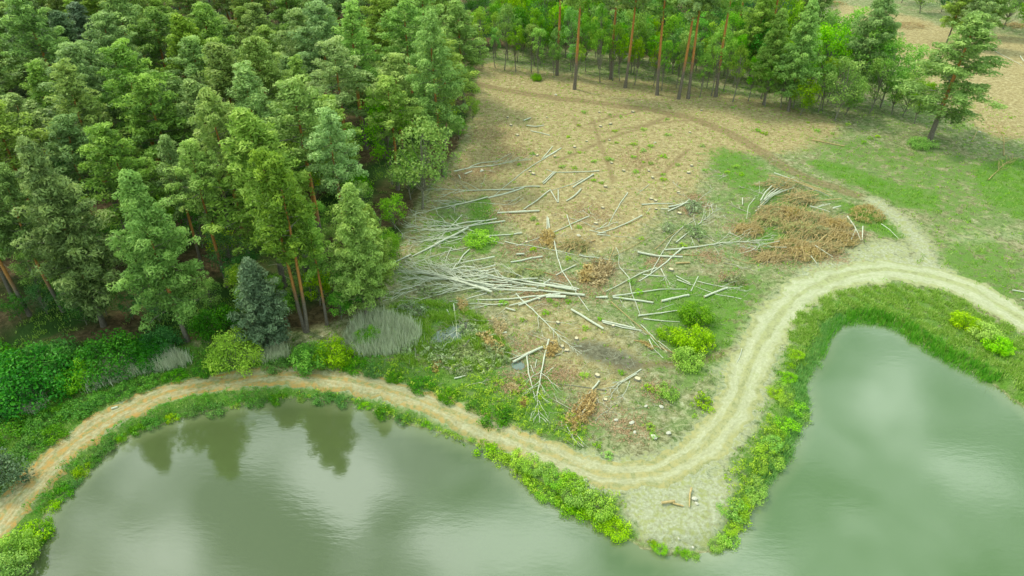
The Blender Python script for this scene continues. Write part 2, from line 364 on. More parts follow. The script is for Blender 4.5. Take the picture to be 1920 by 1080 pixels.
tip = soft(P_([(1185,900),(1260,905),(1330,880),(1380,900),(1370,960),(1345,1010),(1290,1035),(1230,1025),(1190,985),(1160,960)]), 1.5)
m_grass = np.maximum(m_grass, bank * .95 * (1 - .85 * tip)); 
rb = soft(P_([(1470,640),(1540,560),(1600,535),(1680,530),(1780,550),(1880,600),(1960,650),(1960,800),(1700,620),(1560,600),(1520,690)]), 2)
m_grass = np.maximum(m_grass, rb * .62)
m_mud = np.maximum.reduce([soft(P_([(1060,640),(1110,635),(1170,655),(1210,680),(1200,700),(1140,690),(1085,670)]), 1.6), .6 * line([(1040,600),(1100,650),(1200,690),(1310,685)], .6, 1.2), soft(ditch, 2.5), soft(puddle, 1.6)])
ruts = np.zeros(X.shape)
for L_, wd in (([(1112,225),(1122,262),(1138,300),(1150,340)], .35), ([(1105,232),(1160,215),(1220,205)], .4), ([(1040,305),(1085,285),(1120,268),(1165,252),(1200,240),(1260,215)], .4), ([(1290,280),(1265,305),(1235,330)], .4), ([(1180,240),(1240,228),(1300,226)], .35), ([(1075,220),(1085,240),(1140,250),(1175,240)], .3), ([(1160,690),(1260,680),(1330,675),(1390,650)], .5)):
    ruts = np.maximum(ruts, line(L_, wd, .7))
for off in (-.75, .75):
    P = smooth_poly(np.array([at(a, b) for a, b in upper_track]), 2, False); g = np.gradient(P, axis=0); nn = unit(np.stack([-g[:, 1], g[:, 0]], 1)); P = P + nn * off
    bb = np.where((X > P[:, 0].min() - 3) & (X < P[:, 0].max() + 3) & (Y > P[:, 1].min() - 3) & (Y < P[:, 1].max() + 3))[0]
    d, _ = seg_dist(X[bb], Y[bb], P, False); ruts[bb] = np.maximum(ruts[bb], np.clip((.5 - d) / .7 + .3, 0, .8))
sandy = np.maximum.reduce([m_path, .8 * line([(1080,880),(1180,897),(1260,890),(1335,835),(1388,760),(1412,680),(1448,608),(1500,548),(1585,514)], 3.1, 2.4), .75 * soft(P_([(1130,880),(1260,870),(1390,850),(1400,920),(1330,960),(1200,940)]), 2.5), tip * .95, .85 * line([(1745,512),(1735,470),(1700,420),(1640,378)], 2.0, 2.2), .8 * soft(P_([(1480,500),(1560,480),(1700,470),(1800,500),(1800,530),(1680,500),(1560,505),(1460,590)]), 2),
   .7 * soft(P_([(1300,690),(1385,655),(1400,700),(1370,780),(1330,830),(1260,880),(1180,890),(1120,860),(1230,840),(1310,790),(1360,720)]), 2), .5 * soft(P_([(1080,800),(1200,830),(1180,870),(1090,850)]), 2),
   .75 * soft(P_([(1600,450),(1690,445),(1740,480),(1640,500),(1560,490)]), 2.5), .55 * soft(P_([(1740,420),(1900,420),(1960,450),(1880,470),(1760,470)]), 4)])
bare = np.clip(1 - np.abs(D - .1) / .7, 0, 1)
V = np.stack([X, Y, Z], 1); ny, nx = GX.shape
i = (np.arange(ny - 1)[:, None] * nx + np.arange(nx - 1)[None]).ravel()
F = np.stack([i, i + 1, i + nx + 1, i + nx], 1)
C1 = np.stack([sandy, np.clip(m_grass, 0, 1), m_brown, np.ones_like(X)], 1); C2 = np.stack([m_forest, m_mud, np.maximum(ruts, .7 * m_up), np.ones_like(X)], 1)
C3 = np.stack([bare, np.clip((X + 25) / 60, 0, 1) * np.clip((150 - Y) / 60, 0, 1), (D < 0) * 1.0, np.ones_like(X)], 1)

def ground_mat(name, path=False):
    m, t, o = mat(name); g = N(t, 'ShaderNodeNewGeometry'); v = g.outputs['Position']
    def sep(nm):
        a = N(t, 'ShaderNodeAttribute', attribute_name=nm); s = N(t, 'ShaderNodeSeparateColor'); t.links.new(a.outputs['Color'], s.inputs[0]); return s.outputs
    a1, a2, a3 = sep('cover_a'), sep('cover_b'), sep('cover_c')
    nf = noise(t, 3.2, 6, .65, v); nm_ = noise(t, .55, 5, .6, v); nl = noise(t, .13, 4, .55, v); fine = noise(t, 11, 4, .7, v); nx_ = noise(t, 1.4, 5, .7, v, .6)
    def th(maskv, nz, amt, lo, hi):      # ragged edge: mask pushed about by noise, then tightened
        s = mathn(t, 'ADD', maskv, mathn(t, 'MULTIPLY', mathn(t, 'SUBTRACT', nz, .5), amt))
        return ramp(t, s, [(lo, (0, 0, 0)), (hi, (1, 1, 1))])
    dry = ramp(t, nx_, [(.27, (.07, .075, .03)), (.42, (.20, .19, .085)), (.54, (.33, .30, .15)), (.68, (.54, .51, .33))])
    green = ramp(t, nx_, [(.27, (.05, .10, .02)), (.44, (.145, .215, .06)), (.57, (.25, .30, .115)), (.70, (.47, .49, .28))])
    base = mix(t, ramp(t, mathn(t, 'ADD', mathn(t, 'MULTIPLY', nm_, .55), mathn(t, 'MULTIPLY', nl, .5)), [(.42, (0, 0, 0)), (.60, (1, 1, 1))]), dry, green)
    brn = ramp(t, nx_, [(.26, (.13, .095, .035)), (.40, (.28, .21, .085)), (.55, (.42, .335, .145)), (.70, (.60, .51, .29))])
    brn = mix(t, mathn(t, 'MULTIPLY', ramp(t, fine, [(.5, (0, 0, 0)), (.7, (1, 1, 1))]), .35), brn, (.60, .55, .36))
    spk = noise(t, 5.5, 5, .75, v)
    chip = noise(t, 8.0, 3, .6, v)
    base = mix(t, mathn(t, 'MULTIPLY', ramp(t, chip, [(.58, (0, 0, 0)), (.64, (1, 1, 1))]), .5), base, (.52, .50, .32)); brn = mix(t, mathn(t, 'MULTIPLY', ramp(t, chip, [(.57, (0, 0, 0)), (.63, (1, 1, 1))]), .5), brn, (.60, .54, .34))
    base = mix(t, mathn(t, 'MULTIPLY', ramp(t, spk, [(.38, (1, 1, 1)), (.46, (0, 0, 0))]), .55), base, (.07, .09, .03)); brn = mix(t, mathn(t, 'MULTIPLY', ramp(t, spk, [(.34, (1, 1, 1)), (.45, (0, 0, 0))]), .55), brn, (.11, .075, .03))
    c = mix(t, th(a1[2], nm_, .9, .35, .62), base, brn)
    gcol = ramp(t, fine, [(.25, (.04, .115, .012)), (.5, (.10, .24, .02)), (.75, (.20, .37, .04))])
    gcol = mix(t, ramp(t, nm_, [(.45, (0, 0, 0)), (.65, (1, 1, 1))]), gcol, ramp(t, fine, [(.3, (.10, .18, .035)), (.7, (.23, .31, .09))]))
    c = mix(t, mathn(t, 'MULTIPLY', th(a1[1], mathn(t, 'ADD', mathn(t, 'MULTIPLY', nx_, .6), mathn(t, 'MULTIPLY', nm_, .6)), 2.6, .60, .84), .9), c, gcol)
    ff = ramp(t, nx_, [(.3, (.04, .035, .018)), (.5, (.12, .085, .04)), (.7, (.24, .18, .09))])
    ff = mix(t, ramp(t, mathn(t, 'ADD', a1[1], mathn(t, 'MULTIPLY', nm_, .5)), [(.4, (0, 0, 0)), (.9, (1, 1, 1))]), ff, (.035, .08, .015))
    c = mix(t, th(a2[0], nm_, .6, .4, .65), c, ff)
    c = mix(t, mathn(t, 'MULTIPLY', th(a2[2], nx_, .9, .30, .75), .72), c, ramp(t, nx_, [(.3, (.16, .105, .05)), (.7, (.30, .22, .11))]))
    mud = ramp(t, nx_, [(.3, (.06, .06, .04)), (.55, (.15, .15, .10)), (.75, (.27, .27, .18))])
    c = mix(t, mathn(t, 'MULTIPLY', th(a2[1], nx_, 1.2, .35, .75), .85), c, mud)
    sand = ramp(t, nf, [(.25, (.27, .26, .13)), (.45, (.38, .385, .23)), (.7, (.55, .56, .38))])
    spots = ramp(t, nx_, [(.48, (0, 0, 0)), (.62, (1, 1, 1))])
    patch_tint = mix(t, a3[1], (.30, .22, .075), (.25, .32, .10))
    sand = mix(t, mathn(t, 'MULTIPLY', spots, .75), sand, (.34, .36, .11))
    if path:
        w_ = N(t, 'ShaderNodeAttribute', attribute_name='across')
        u = mathn(t, 'ABSOLUTE', w_.outputs['Fac']); rl = N(t, 'ShaderNodeAttribute', attribute_name='run').outputs['Vector']
        st1 = noise(t, 1.0, 5, .65, rl); st2 = noise(t, 3.1, 4, .7, rl)
        # wheel tracks worn pale, a grassy rusty strip between and at both edges
        ln = mathn(t, 'ADD', u, mathn(t, 'MULTIPLY', mathn(t, 'SUBTRACT', st1, .5), 1.1))
        worn = ramp(t, ln, [(.10, (.1, .1, .1)), (.27, (1, 1, 1)), (.55, (1, 1, 1)), (.80, (0, 0, 0))])
        edge = mix(t, ramp(t, nx_, [(.42, (0, 0, 0)), (.58, (1, 1, 1))]), ramp(t, nf, [(.3, (.17, .20, .06)), (.7, (.34, .33, .15))]), mix(t, a3[1], (.45, .27, .08), (.36, .38, .16)))
        sandp = ramp(t, mathn(t, 'ADD', mathn(t, 'MULTIPLY', nf, .5), mathn(t, 'MULTIPLY', st2, .5)), [(.34, (.20, .17, .08)), (.46, (.33, .30, .16)), (.62, (.52, .49, .31))])
        sandp = mix(t, mathn(t, 'MULTIPLY', a3[1], .5), sandp, (.50, .54, .35)); sandp = mix(t, mathn(t, 'MULTIPLY', ramp(t, nx_, [(.52, (0, 0, 0)), (.66, (1, 1, 1))]), .4), sandp, patch_tint)
        c = mix(t, mathn(t, 'ADD', mathn(t, 'MULTIPLY', worn, .7), mathn(t, 'MULTIPLY', a3[1], .22)), edge, sandp)
        c = mix(t, mathn(t, 'MULTIPLY', ramp(t, fine, [(.3, (1, 1, 1)), (.42, (0, 0, 0))]), .4), c, (.17, .15, .07))
    else:
        c = mix(t, th(a1[0], nx_, 1.1, .35, .65), c, sand)
        c = mix(t, mathn(t, 'MULTIPLY', th(a3[0], nx_, 1.0, .45, .8), .8), c, ramp(t, nf, [(.3, (.22, .19, .09)), (.7, (.50, .46, .27))]))
        c = mix(t, a3[2], c, (.13, .14, .06))
    c = mix(t, mathn(t, 'MULTIPLY', a3[1], .16), c, (.45, .80, .22), 'MULTIPLY') if False else c
    p = N(t, 'ShaderNodeBsdfPrincipled'); p.inputs['Roughness'].default_value = .95; p.inputs['Specular IOR Level'].default_value = .1
    t.links.new(c, p.inputs['Base Color'])
    b = N(t, 'ShaderNodeBump'); b.inputs['Strength'].default_value = .8; b.inputs['Distance'].default_value = .22 if not path else .05
    t.links.new(mathn(t, 'ADD', nf, mathn(t, 'MULTIPLY', fine, .6)), b.inputs['Height']); t.links.new(b.outputs[0], p.inputs['Normal'])
    t.links.new(p.outputs[0], o.inputs[0]); return m
M['ground'] = ground_mat('clearing_ground'); M['track'] = ground_mat('sandy_track', True)
gm = mesh_np('ground', V, F, {'cover_a': ('POINT', 'FLOAT_COLOR', C1), 'cover_b': ('POINT', 'FLOAT_COLOR', C2), 'cover_c': ('POINT', 'FLOAT_COLOR', C3)}, True, [M['ground']])
link('ground', gm, kind='structure')

# ---- the dirt track along the ponds: a strip laid 3 cm over the ground, ragged at both edges
def track(name, pts, hw, lift=.03):
    P = smooth_poly(np.array([at(a, b) for a, b in pts]), 3, False)
    s = np.r_[0, np.cumsum(np.hypot(*np.diff(P, axis=0).T))]; q = np.arange(0, s[-1], .45)
    P = np.stack([np.interp(q, s, P[:, 0]), np.interp(q, s, P[:, 1])], 1)
    g = unit(np.gradient(P, axis=0)); nn = np.stack([-g[:, 1], g[:, 0]], 1); us = np.linspace(-1, 1, 17)
    hwv = np.interp(q, s[-1] * np.linspace(0, 1, len(hw)), hw)
    jl = 1 + .20 * vnoise(P[:, 0], P[:, 1], 5, 31) + .09 * rng.normal(size=len(P)); jr = 1 + .20 * vnoise(P[:, 0], P[:, 1], 5, 32) + .09 * rng.normal(size=len(P))
    ww = np.where(us[None] < 0, jl[:, None], jr[:, None]) * hwv[:, None]
    XY = P[:, None] + (us[None] * ww)[..., None] * nn[:, None]; XX, YY = XY[..., 0].ravel(), XY[..., 1].ravel()
    ZZ = ground_z(XX, YY) + lift - .05 * (np.abs(np.tile(us, len(P))) > .99)
    ny, nx = len(P), len(us); i = (np.arange(ny - 1)[:, None] * nx + np.arange(nx - 1)[None]).ravel()
    east = np.clip((XX + 25) / 60, 0, 1) * np.clip((150 - YY) / 60, 0, 1)  # pale green wash put into the track colour, stronger towards this side
    me = mesh_np(name, np.stack([XX, YY, ZZ], 1), np.stack([i, i + nx, i + nx + 1, i + 1], 1), {'across': ('POINT', 'FLOAT', np.tile(us, ny)), 'run': ('POINT', 'FLOAT_VECTOR', np.stack([np.repeat(q * .16, nx), np.tile(us * 2.2, ny), 0 * XX], 1)),
        'cover_c': ('POINT', 'FLOAT_COLOR', np.stack([0 * XX, east, 0 * XX, 0 * XX + 1], 1))}, True, [M['track']])
    link(name, me, kind='structure'); return P
main_P = track('dirt_road', main_track, [1.7, 1.7, 1.55, 1.5, 1.5, 1.6, 1.7, 2.0, 2.3, 2.5, 2.7, 2.6, 2.2])
# ---- water
def water_sheet(name, x0, x1, y0, y1, z, far):
    ax = axis(x0, x1, 1.0, far); ay = axis(y0, y1, 1.0, far); A, B = np.meshgrid(ax, ay); a, b = A.ravel(), B.ravel()
    dd = sdf(a, b); i = (np.arange(A.shape[0] - 1)[:, None] * A.shape[1] + np.arange(A.shape[1] - 1)[None]).ravel()
    Fq = np.stack([i, i + 1, i + A.shape[1] + 1, i + A.shape[1]], 1); keep = (dd[Fq] < 2.5).any(1)
    return link(name, mesh_np(name, np.stack([a, b, np.full(a.shape, z)], 1), Fq[keep], {'shoal': ('POINT', 'FLOAT', np.clip(1 + dd / 1.6, 0, 1))}, True, [M['water']]), kind='structure')
water_sheet('pond_water', -70, 100, 20, 85, WATER_Z, 40)
def pool(name, P, z):
    c = P.mean(0); V = np.vstack([[c], c + (P - c) * 1.05]); n = len(P)
    V = np.column_stack([V, np.full(len(V), z)]); me = bpy.data.meshes.new(name)
    me.from_pydata(V.tolist(), [], [[0, 1 + k, 1 + (k + 1) % n] for k in range(n)]); me.materials.append(M['ditch']); link(name, me, kind='structure')
M['ditch'] = water_mat('ditch_water', (.12, .16, .12), (.16, .20, .15))
c = ditch.mean(0); pool('ditch_water', ditch, gz(*c) + .42); c = puddle.mean(0); pool('puddle_water', puddle, gz(*c) + .16)
# ================================================================ trees
def limb(p0, p1, r0, r1, acc, r, n=5, wob=.06, sag=0.0, ns=4):
    p0, p1 = np.array(p0, float), np.array(p1, float); L = np.linalg.norm(p1 - p0); t = np.linspace(0, 1, n)
    P = p0 + (p1 - p0) * t[:, None] + r.normal(0, wob * L * .5, (n, 3)) * (np.sin(t * math.pi))[:, None]; P[:, 2] -= sag * L * np.sin(t * math.pi)
    tube(P, r0 + (r1 - r0) * t, ns, False, 0, acc); return P
def pine_meshes(seed, h=22, base=.45, rad=3.2, dens=1.0, full=0, m='pine', twin=False):
    r = np.random.default_rng(seed); tr = Acc(); br = Acc(); fo = Acc()
    stems = [(0, 0, 0, 0)] if not twin else [(-.3, 0, -.9, .2), (.35, .1, .9, -.2)]
    for sx, sy, tx, ty in stems:
        t = np.linspace(0, 1, 14); bend = r.normal(0, .25, 2)
        P = np.stack([sx * (1 if not twin else np.minimum(t * 8, 1)) + tx * t ** 1.5 + bend[0] * np.sin(t * 3), sy + ty * t ** 1.5 + bend[1] * np.sin(t * 3), t * h * .97 - .4], 1)
        tube(P, (.24 if not twin else .2) * (1 - t) ** .75 + .025 + .10 * np.exp(-t * 40), 8, False, 0, tr)
        ax = lambda z: np.array([np.interp(z, P[:, 2], P[:, 0]), np.interp(z, P[:, 2], P[:, 1]), z])
        nb = int(58 * dens * (1 - base) / .55); C, Q, TT = [], [], []
        for k in range(nb):
            f = ((k + r.random()) / nb) ** .85; z = h * (base + (1 - base) * f * .96)
            prof = (1 - f ** 1.8) ** .8 * (.5 + .5 * min(1, f * 3 + .2)) * (1 - .35 * f) + .12
            if r.random() < .13: prof *= .5
            L = rad * prof * r.uniform(.65, 1.2); a = k * 2.4 + r.normal(0, .35); el = R(-8 + 55 * f + r.normal(0, 8))
            p0 = ax(z); d = np.array([math.cos(a) * math.cos(el), math.sin(a) * math.cos(el), math.sin(el)]); p1 = p0 + d * L
            limb(p0, p1, .055 * (1 - f) + .02, .012, br, r, 4, .08, .04)
            npf = max(2, int(L * 2.0)); s0 = .35 if not full else .15
            for q in range(npf):
                u = s0 + (1 - s0) * (q + r.random()) / npf; side = r.normal(0, .34, 3) * (L * .34 * (1.15 - u) + .35); side[2] *= .45
                c = p0 + d * L * u + side; C.append(c); Q.append(r.uniform(.42, .80) * (1.1 - .2 * f))
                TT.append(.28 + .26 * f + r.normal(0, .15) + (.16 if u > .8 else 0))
        C += [ax(h * .97) + r.normal(0, .3, 3) for _ in range(6)]; Q += [.45] * 6; TT += [.7] * 6
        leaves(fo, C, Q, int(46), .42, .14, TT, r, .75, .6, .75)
    for k in range(int(9)):                 # dead snags on the bare bole
        z = h * r.uniform(min(.22, base), base + .05); a = r.uniform(0, 6.28); L = r.uniform(.6, 2.2); p0 = ax(z)
        limb(p0, p0 + np.array([math.cos(a) * L, math.sin(a) * L, r.uniform(-.5, .4)]), .035, .01, br, r, 4, .12, .05)
    return (('trunk', tr.mesh('pine_trunk', [M['bark_pine']], True)), ('branches', br.mesh('pine_branches', [M['bark_grey']], True)), ('crown', fo.mesh('pine_crown', [M[m]])))
def recolour(parts, k):
    c = parts[2][1].copy(); c.materials[0] = M[k]; return (parts[0], parts[1], ('crown', c))
def broad_meshes(seed, h=8, rad=2.6, base=.25, n=34, leaf=.24, m='broad', per=62, squash=1.0, bark='grey', lobes=1.0):
    r = np.random.default_rng(seed); tr = Acc(); br = Acc(); fo = Acc(); t = np.linspace(0, 1, 8); b = r.normal(0, .25, 2)
    P = np.stack([b[0] * np.sin(t * 3), b[1] * np.sin(t * 2.4), t * h * .85 - .2], 1); tube(P, (.02 * h) * .55 * (1 - t) + .025, 6, False, 0, tr)
    C, Q, T = [], [], []; zc = h * (base + 1) / 2; rz = h * (1 - base) / 2
    for k in range(n):
        d = unit(r.normal(size=3) + np.array([0, 0, .25])); q = r.uniform(.45, 1.0) ** .6
        c = np.array([d[0] * rad * q, d[1] * rad * q, zc + d[2] * rz * q * .92]); p0 = P[min(7, max(1, int(7 * (c[2] / h) * .7)))]
        limb(p0, c, .03 * h / 8 + .01, .01, br, r, 4, .1)
        for s in range(3):
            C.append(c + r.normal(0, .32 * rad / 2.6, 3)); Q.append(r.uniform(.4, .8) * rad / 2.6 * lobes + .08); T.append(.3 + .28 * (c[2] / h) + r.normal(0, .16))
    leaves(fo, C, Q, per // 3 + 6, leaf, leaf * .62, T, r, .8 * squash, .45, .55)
    return (('trunk', tr.mesh('broadleaf_trunk', [M['bark_' + bark]], True)), ('branches', br.mesh('broadleaf_branches', [M['bark_' + bark]], True)), ('crown', fo.mesh('broadleaf_crown', [M[m]])))
def bush_meshes(seed, rad=1.6, h=1.8, m='broad', n=30, leaf=.17, per=40):
    r = np.random.default_rng(seed); st = Acc(); fo = Acc(); C, Q, T = [], [], []
    for k in range(n):
        a = r.uniform(0, 6.28); q = r.random() ** .5; hz = h * (1 - .55 * q * q) * r.uniform(.55, 1.0); c = np.array([math.cos(a) * rad * q, math.sin(a) * rad * q, hz * .8])
        limb((c[0] * .15, c[1] * .15, -.1), c, .02, .008, st, r, 4, .08)
        C.append(c); Q.append(r.uniform(.25, .45) * rad / 1.4 + .05); T.append(.42 + r.normal(0, .2))
        C.append(c * np.array([1, 1, .5]) + r.normal(0, .12, 3)); Q.append(r.uniform(.2, .4) * rad / 1.4 + .05); T.append(.25 + r.normal(0, .15))
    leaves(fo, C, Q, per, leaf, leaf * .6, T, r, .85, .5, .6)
    return (('stems', st.mesh('bush_stems', [M['bark_grey']], True)), ('foliage', fo.mesh('bush_foliage', [M[m]])))
def place(name, parts, x, y, label, cat, group=None, s=1.0, rot=None, lean=None, z=None):
    rot = random.uniform(0, 6.28) if rot is None else rot
    lean = (random.gauss(0, .014), random.gauss(0, .014)) if lean is None else lean
    t = thing(name, (x, y, gz(x, y) if z is None else z), label, cat, group, rot, s, lean)
    for pn, me in parts: link(pn, me, t)
    return t
PV = [pine_meshes(11, 22, .46, 4.3), pine_meshes(12, 22, .55, 3.9), pine_meshes(13, 22, .42, 4.6, 1.0), pine_meshes(14, 22, .60, 4.4, .9), pine_meshes(15, 22, .50, 3.2, .9), pine_meshes(16, 22, .32, 4.3, 1.15)]
PV_full = [pine_meshes(21, 20, .14, 4.4, 1.4, 1), pine_meshes(22, 22, .22, 4.9, 1.35, 1)]
PV_dark = [pine_meshes(31, 18, .16, 3.9, 1.3, 1, 'pine_dark'), pine_meshes(32, 11, .06, 3.3, 1.3, 1, 'pine_dark')]
PS = [recolour(v, 'pine_washed') for v in PV]; PS_full = [recolour(v, 'pine_washed') for v in PV_full]
def tone(v, x, y):                          # swaps in needles with a painted-in pale wash towards the clearing
    k = x > -36 + random.gauss(0, 9)
    for a, b in ((PV, PS), (PV_full, PS_full)):
        for p, q in zip(a, b):
            if p is v and k: return q
    return v
PV_high = [pine_meshes(41, 24, .56, 3.6, .9, 0, 'pine_washed'), pine_meshes(42, 24, .50, 3.4, .9, 0, 'pine_washed')]
PV_open = pine_meshes(43, 22, .20, 5.2, .9, 0, 'pine_washed')
PV_twin = pine_meshes(51, 22, .46, 3.3, .8, twin=True)
BV = [broad_meshes(61, 8, 2.5), broad_meshes(62, 7, 2.2, .2), broad_meshes(63, 9, 2.3, .3)]
BV_dark = [broad_meshes(71, 7, 2.5, .1, m='broad_dark'), broad_meshes(72, 8, 2.8, .15, m='broad_dark')]
BV_sap = [broad_meshes(81, 8, 1.5, .38, 26, .22, 'broad', 56), broad_meshes(82, 7, 1.4, .42, 24, .22, 'broad', 56), broad_meshes(83, 9, 1.7, .34, 30, .22, 'broad', 56)]
used = []
def top_at(px, py, h): return at(px, py, h)
def free(x, y, d): return all((x - a) ** 2 + (y - b) ** 2 > d * d for a, b in used)
# front row of the forest, each tree singled out: foot in the photo, height, crown mesh
front = [
 (195,612,23,PV_full[0],'tall pine with pale crown reaching low, behind the dark bush at the forest corner'),
 (352,640,21,PV_full[1],'broad grey-green pine drooping to the ground at the forest edge'),
 (575,622,22,PV_twin,'pine with twin bright orange trunks at the forest edge'),
 (613,608,15.5,PV[4],'slender pine with thin orange trunk beside the twin-trunked pine'),
 (505,645,11,PV_dark[1],'short dense blue-green pine standing over the reeds'),
 (832,330,25.5,PV[5],'solitary tall pine at the forest corner above the clearing'),
 (470,502,23.5,PV[3],'tall pine with thin see-through crown and long straight trunk'),
 (427,538,19.5,PV[1],'pine with slanting orange trunk inside the forest edge'),
 (380,505,18,PV[4],'pine leaning slightly with a slim orange lower trunk'),
 (57,592,20,PV[3],'pine with dark bare bole at the far corner of the forest'),
 (662,515,22,PV[1],'pine with thick orange trunk close to the felled birches'),
 (690,600,17.5,PV_full[0],'bushy pine nearest the fan of felled birches'),
 (712,560,13,PV_full[0],'small leafy pine overhanging the birch tops'),
 (25,560,20,PV[1],'pine standing behind the dark-boled pine at the far forest corner'),
 (120,585,19,PV[2],'pine between the dark-boled pine and the low-crowned pale one'),
]
for k, (px, py, h, v, lab) in enumerate(front):
    x, y = at(px, py); used.append((x, y)); hv = {id(PV_full[0]): 20, id(PV_dark[1]): 11, id(PV_dark[0]): 18}.get(id(v), 22)
    place('pine_tree', tone(v, x, y), x, y, lab, 'pine tree', s=h / hv, rot=k * 1.3)
tops = [(30,8,1),(110,22,1),(140,5,1),(193,25,0),(330,27,0),(370,8,0),(467,6,0),(123,82,0),(163,79,0),(227,80,0),(287,65,0),(360,70,0),(400,82,0),(470,70,0),(320,147,0),(263,140,0),(215,150,0),(163,142,0),
 (127,122,0),(20,180,0),(80,170,0),(117,217,0),(70,225,0),(360,152,0),(377,172,0),(327,202,0),(237,203,0),(183,233,0),(463,123,0),(463,167,0),(457,207,0),(347,287,0),(33,247,0),(490,5,0),(547,20,0),(593,5,0),
 (653,12,0),(677,30,0),(700,65,0),(760,2,0),(863,0,0),(617,75,0),(517,95,0),(707,123,0),(650,165,0),(547,150,0),(630,280,0),(697,330,0),(493,287,0),(300,290,0),(560,210,0),(590,160,0),(420,330,0),(770,90,0),(820,60,0)]
def in_forest(x, y, edge=0): return bool(inside(np.array([x]), np.array([y]), forest)[0])
used += [(at(792, 392)[0] + a, at(792, 392)[1] + b) for a, b in ((0, 0), (-4, -3), (3, -5), (-5, -8), (1, -9), (4, 2))]
SPEC = {(457,207): 'pine with bare grey boughs showing through its thin crown', (183,233): 'pine with a tall dense pale crown in the middle of the forest', (650,165): 'pine with dead grey twigs at its very top',
 (117,217): 'wide spreading pine with grey limbs above the forest corner', (347,287): 'pine with a round light crown behind the drooping pine', (630,280): 'pine with yellowish crown above the dry reeds', (517,95): 'pine whose crown spreads sideways like a shelf', (320,147): 'pine with the brightest yellow-green tip in the mid forest',
 (493,287): 'pine with lit crown just behind the twin orange trunks', (697,330): 'pine overlapping the bright green tree at the clearing corner', (33,247): 'outermost pale-crowned pine at the forest side', (707,123): 'pine with pointed crown next to the solitary tall pine', (193,25): 'rounded olive pine beside the bright yellow-green tree'}
for px, py, dk in tops:
    h = random.uniform(18.5, 24); x, y = top_at(px, py, h); sl_ = SPEC.get((px, py))
    while h > 12 and not in_forest(x, y): h -= .6; x, y = top_at(px, py, h)
    if not free(x, y, 5.2) or not in_forest(x, y) or (y < 72 and (px, py) not in SPEC and x > -45): continue
    used.append((x, y)); v = random.choice(PV_dark[:1]) if dk else random.choice(PV)
    place('pine_tree', tone(v, x, y), x, y, sl_ if sl_ else 'dark blue-green conifer in the back of the forest' if dk else 'tall pine with grey-green crown packed in the forest left of the clearing', 'pine tree',
          None if sl_ else 'dark conifers in the back of the forest' if dk else 'pines packed in the forest', s=(h / (18 if dk else 22) * 1.38,) * 2 + (h / (18 if dk else 22),))
fx = forest; lo = fx.min(0); hi = fx.max(0); n_p = 0
def in_forest(x, y, edge=0): return bool(inside(np.array([x]), np.array([y]), forest)[0])
for _ in range(9000):
    if n_p >= 160: break
    x = random.uniform(-125, -2); y = random.uniform(64, 225)
    if abs(x) > y * .82 + 16 or not in_forest(x, y) or not free(x, y, 7.6 if y < 110 else 6.9): continue
    if x > -16 and y > 128 or (x > -42 and y < 77): continue
    used.append((x, y)); n_p += 1; h = random.uniform(14, 25)
    place('pine_tree', tone(random.choice(PV), x, y), x, y, 'tall pine with grey-green crown packed in the forest left of the clearing', 'pine tree', 'pines packed in the forest', s=(h / 22 * 1.4,) * 2 + (h / 22,))
# tall pines of the back belt, their bare boles standing before the green saplings
belt = [(1077,168,24,'straight pine with orange bole by the bend of the brown track',0),(1044,140,24,'orange-stemmed pine a step behind the track',1),(1092,66,24,None,0),(1145,148,23,None,1),(1172,165,23,'grey leaning pine bole above the forked tyre tracks',0),
 (1178,70,25,None,1),(1190,62,24,None,0),(1232,178,24,'tall grey pine bole tilting outward at the back edge',1),(1243,72,25,None,0),(1272,186,24,'pine with orange upper bole in the middle of the back edge',0),(1290,186,24,'pine leaning beside the orange-topped pine of the back edge',1),(1342,181,24,'pine with orange bole at the end of the bare-trunk row',0),(1375,98,24,None,1),
 (1430,150,24,None,0),(940,60,24,None,1),(985,40,24,None,0),(1330,60,24,None,1),(1500,60,23,None,0)]
for k, (px, py, h, lab, v) in enumerate(belt):
    x, y = at(px, py); used.append((x, y))
    place('pine_tree', PV_high[v], x, y, lab or 'high-crowned pine standing among green saplings behind the clearing', 'pine tree', None if lab else 'high-crowned pines of the back belt', s=h / 24 * 1.28)
for px, py, h, v, lab in ((1432,196,15,PV_full[0],'dense pine with foliage to the ground at the back edge'), (1478,208,17,PV_full[0],'broad dense pine beside the round green bushes'), (1405,150,17,PV_full[1],'grey-green pine behind the dense pines of the back edge'),
    (1603,190,19,PV_full[1],'loose grey-green pine rising behind the green thicket'), (1742,264,22,PV_open,'wide leaning pine with orange bole alone on the open ground'), (1815,90,16,PV_full[0],'dense rounded pine behind the wide leaning pine'), (1775,80,15,PV_full[1],'grey-green pine touching the dense rounded pine'), (1850,70,15,PV_full[0],'outermost pine of the group behind the wide leaning pine'), (1500,120,19,PV_full[1],'tall grey-green pine rising over the dense pines of the back edge')):
    x, y = at(px, py); used.append((x, y)); s_ = h / (20 if v is PV_full[0] else 22) * (1 if v is PV_open else 1.22); place('pine_tree', tone(v, x, y), x, y, lab, 'pine tree', s=s_, lean=(0, .03 if px == 1742 else 0), rot=.5 if px != 1742 else 0).scale.xy = [(s_, s_), (1.75, 1.75)][px == 1742]
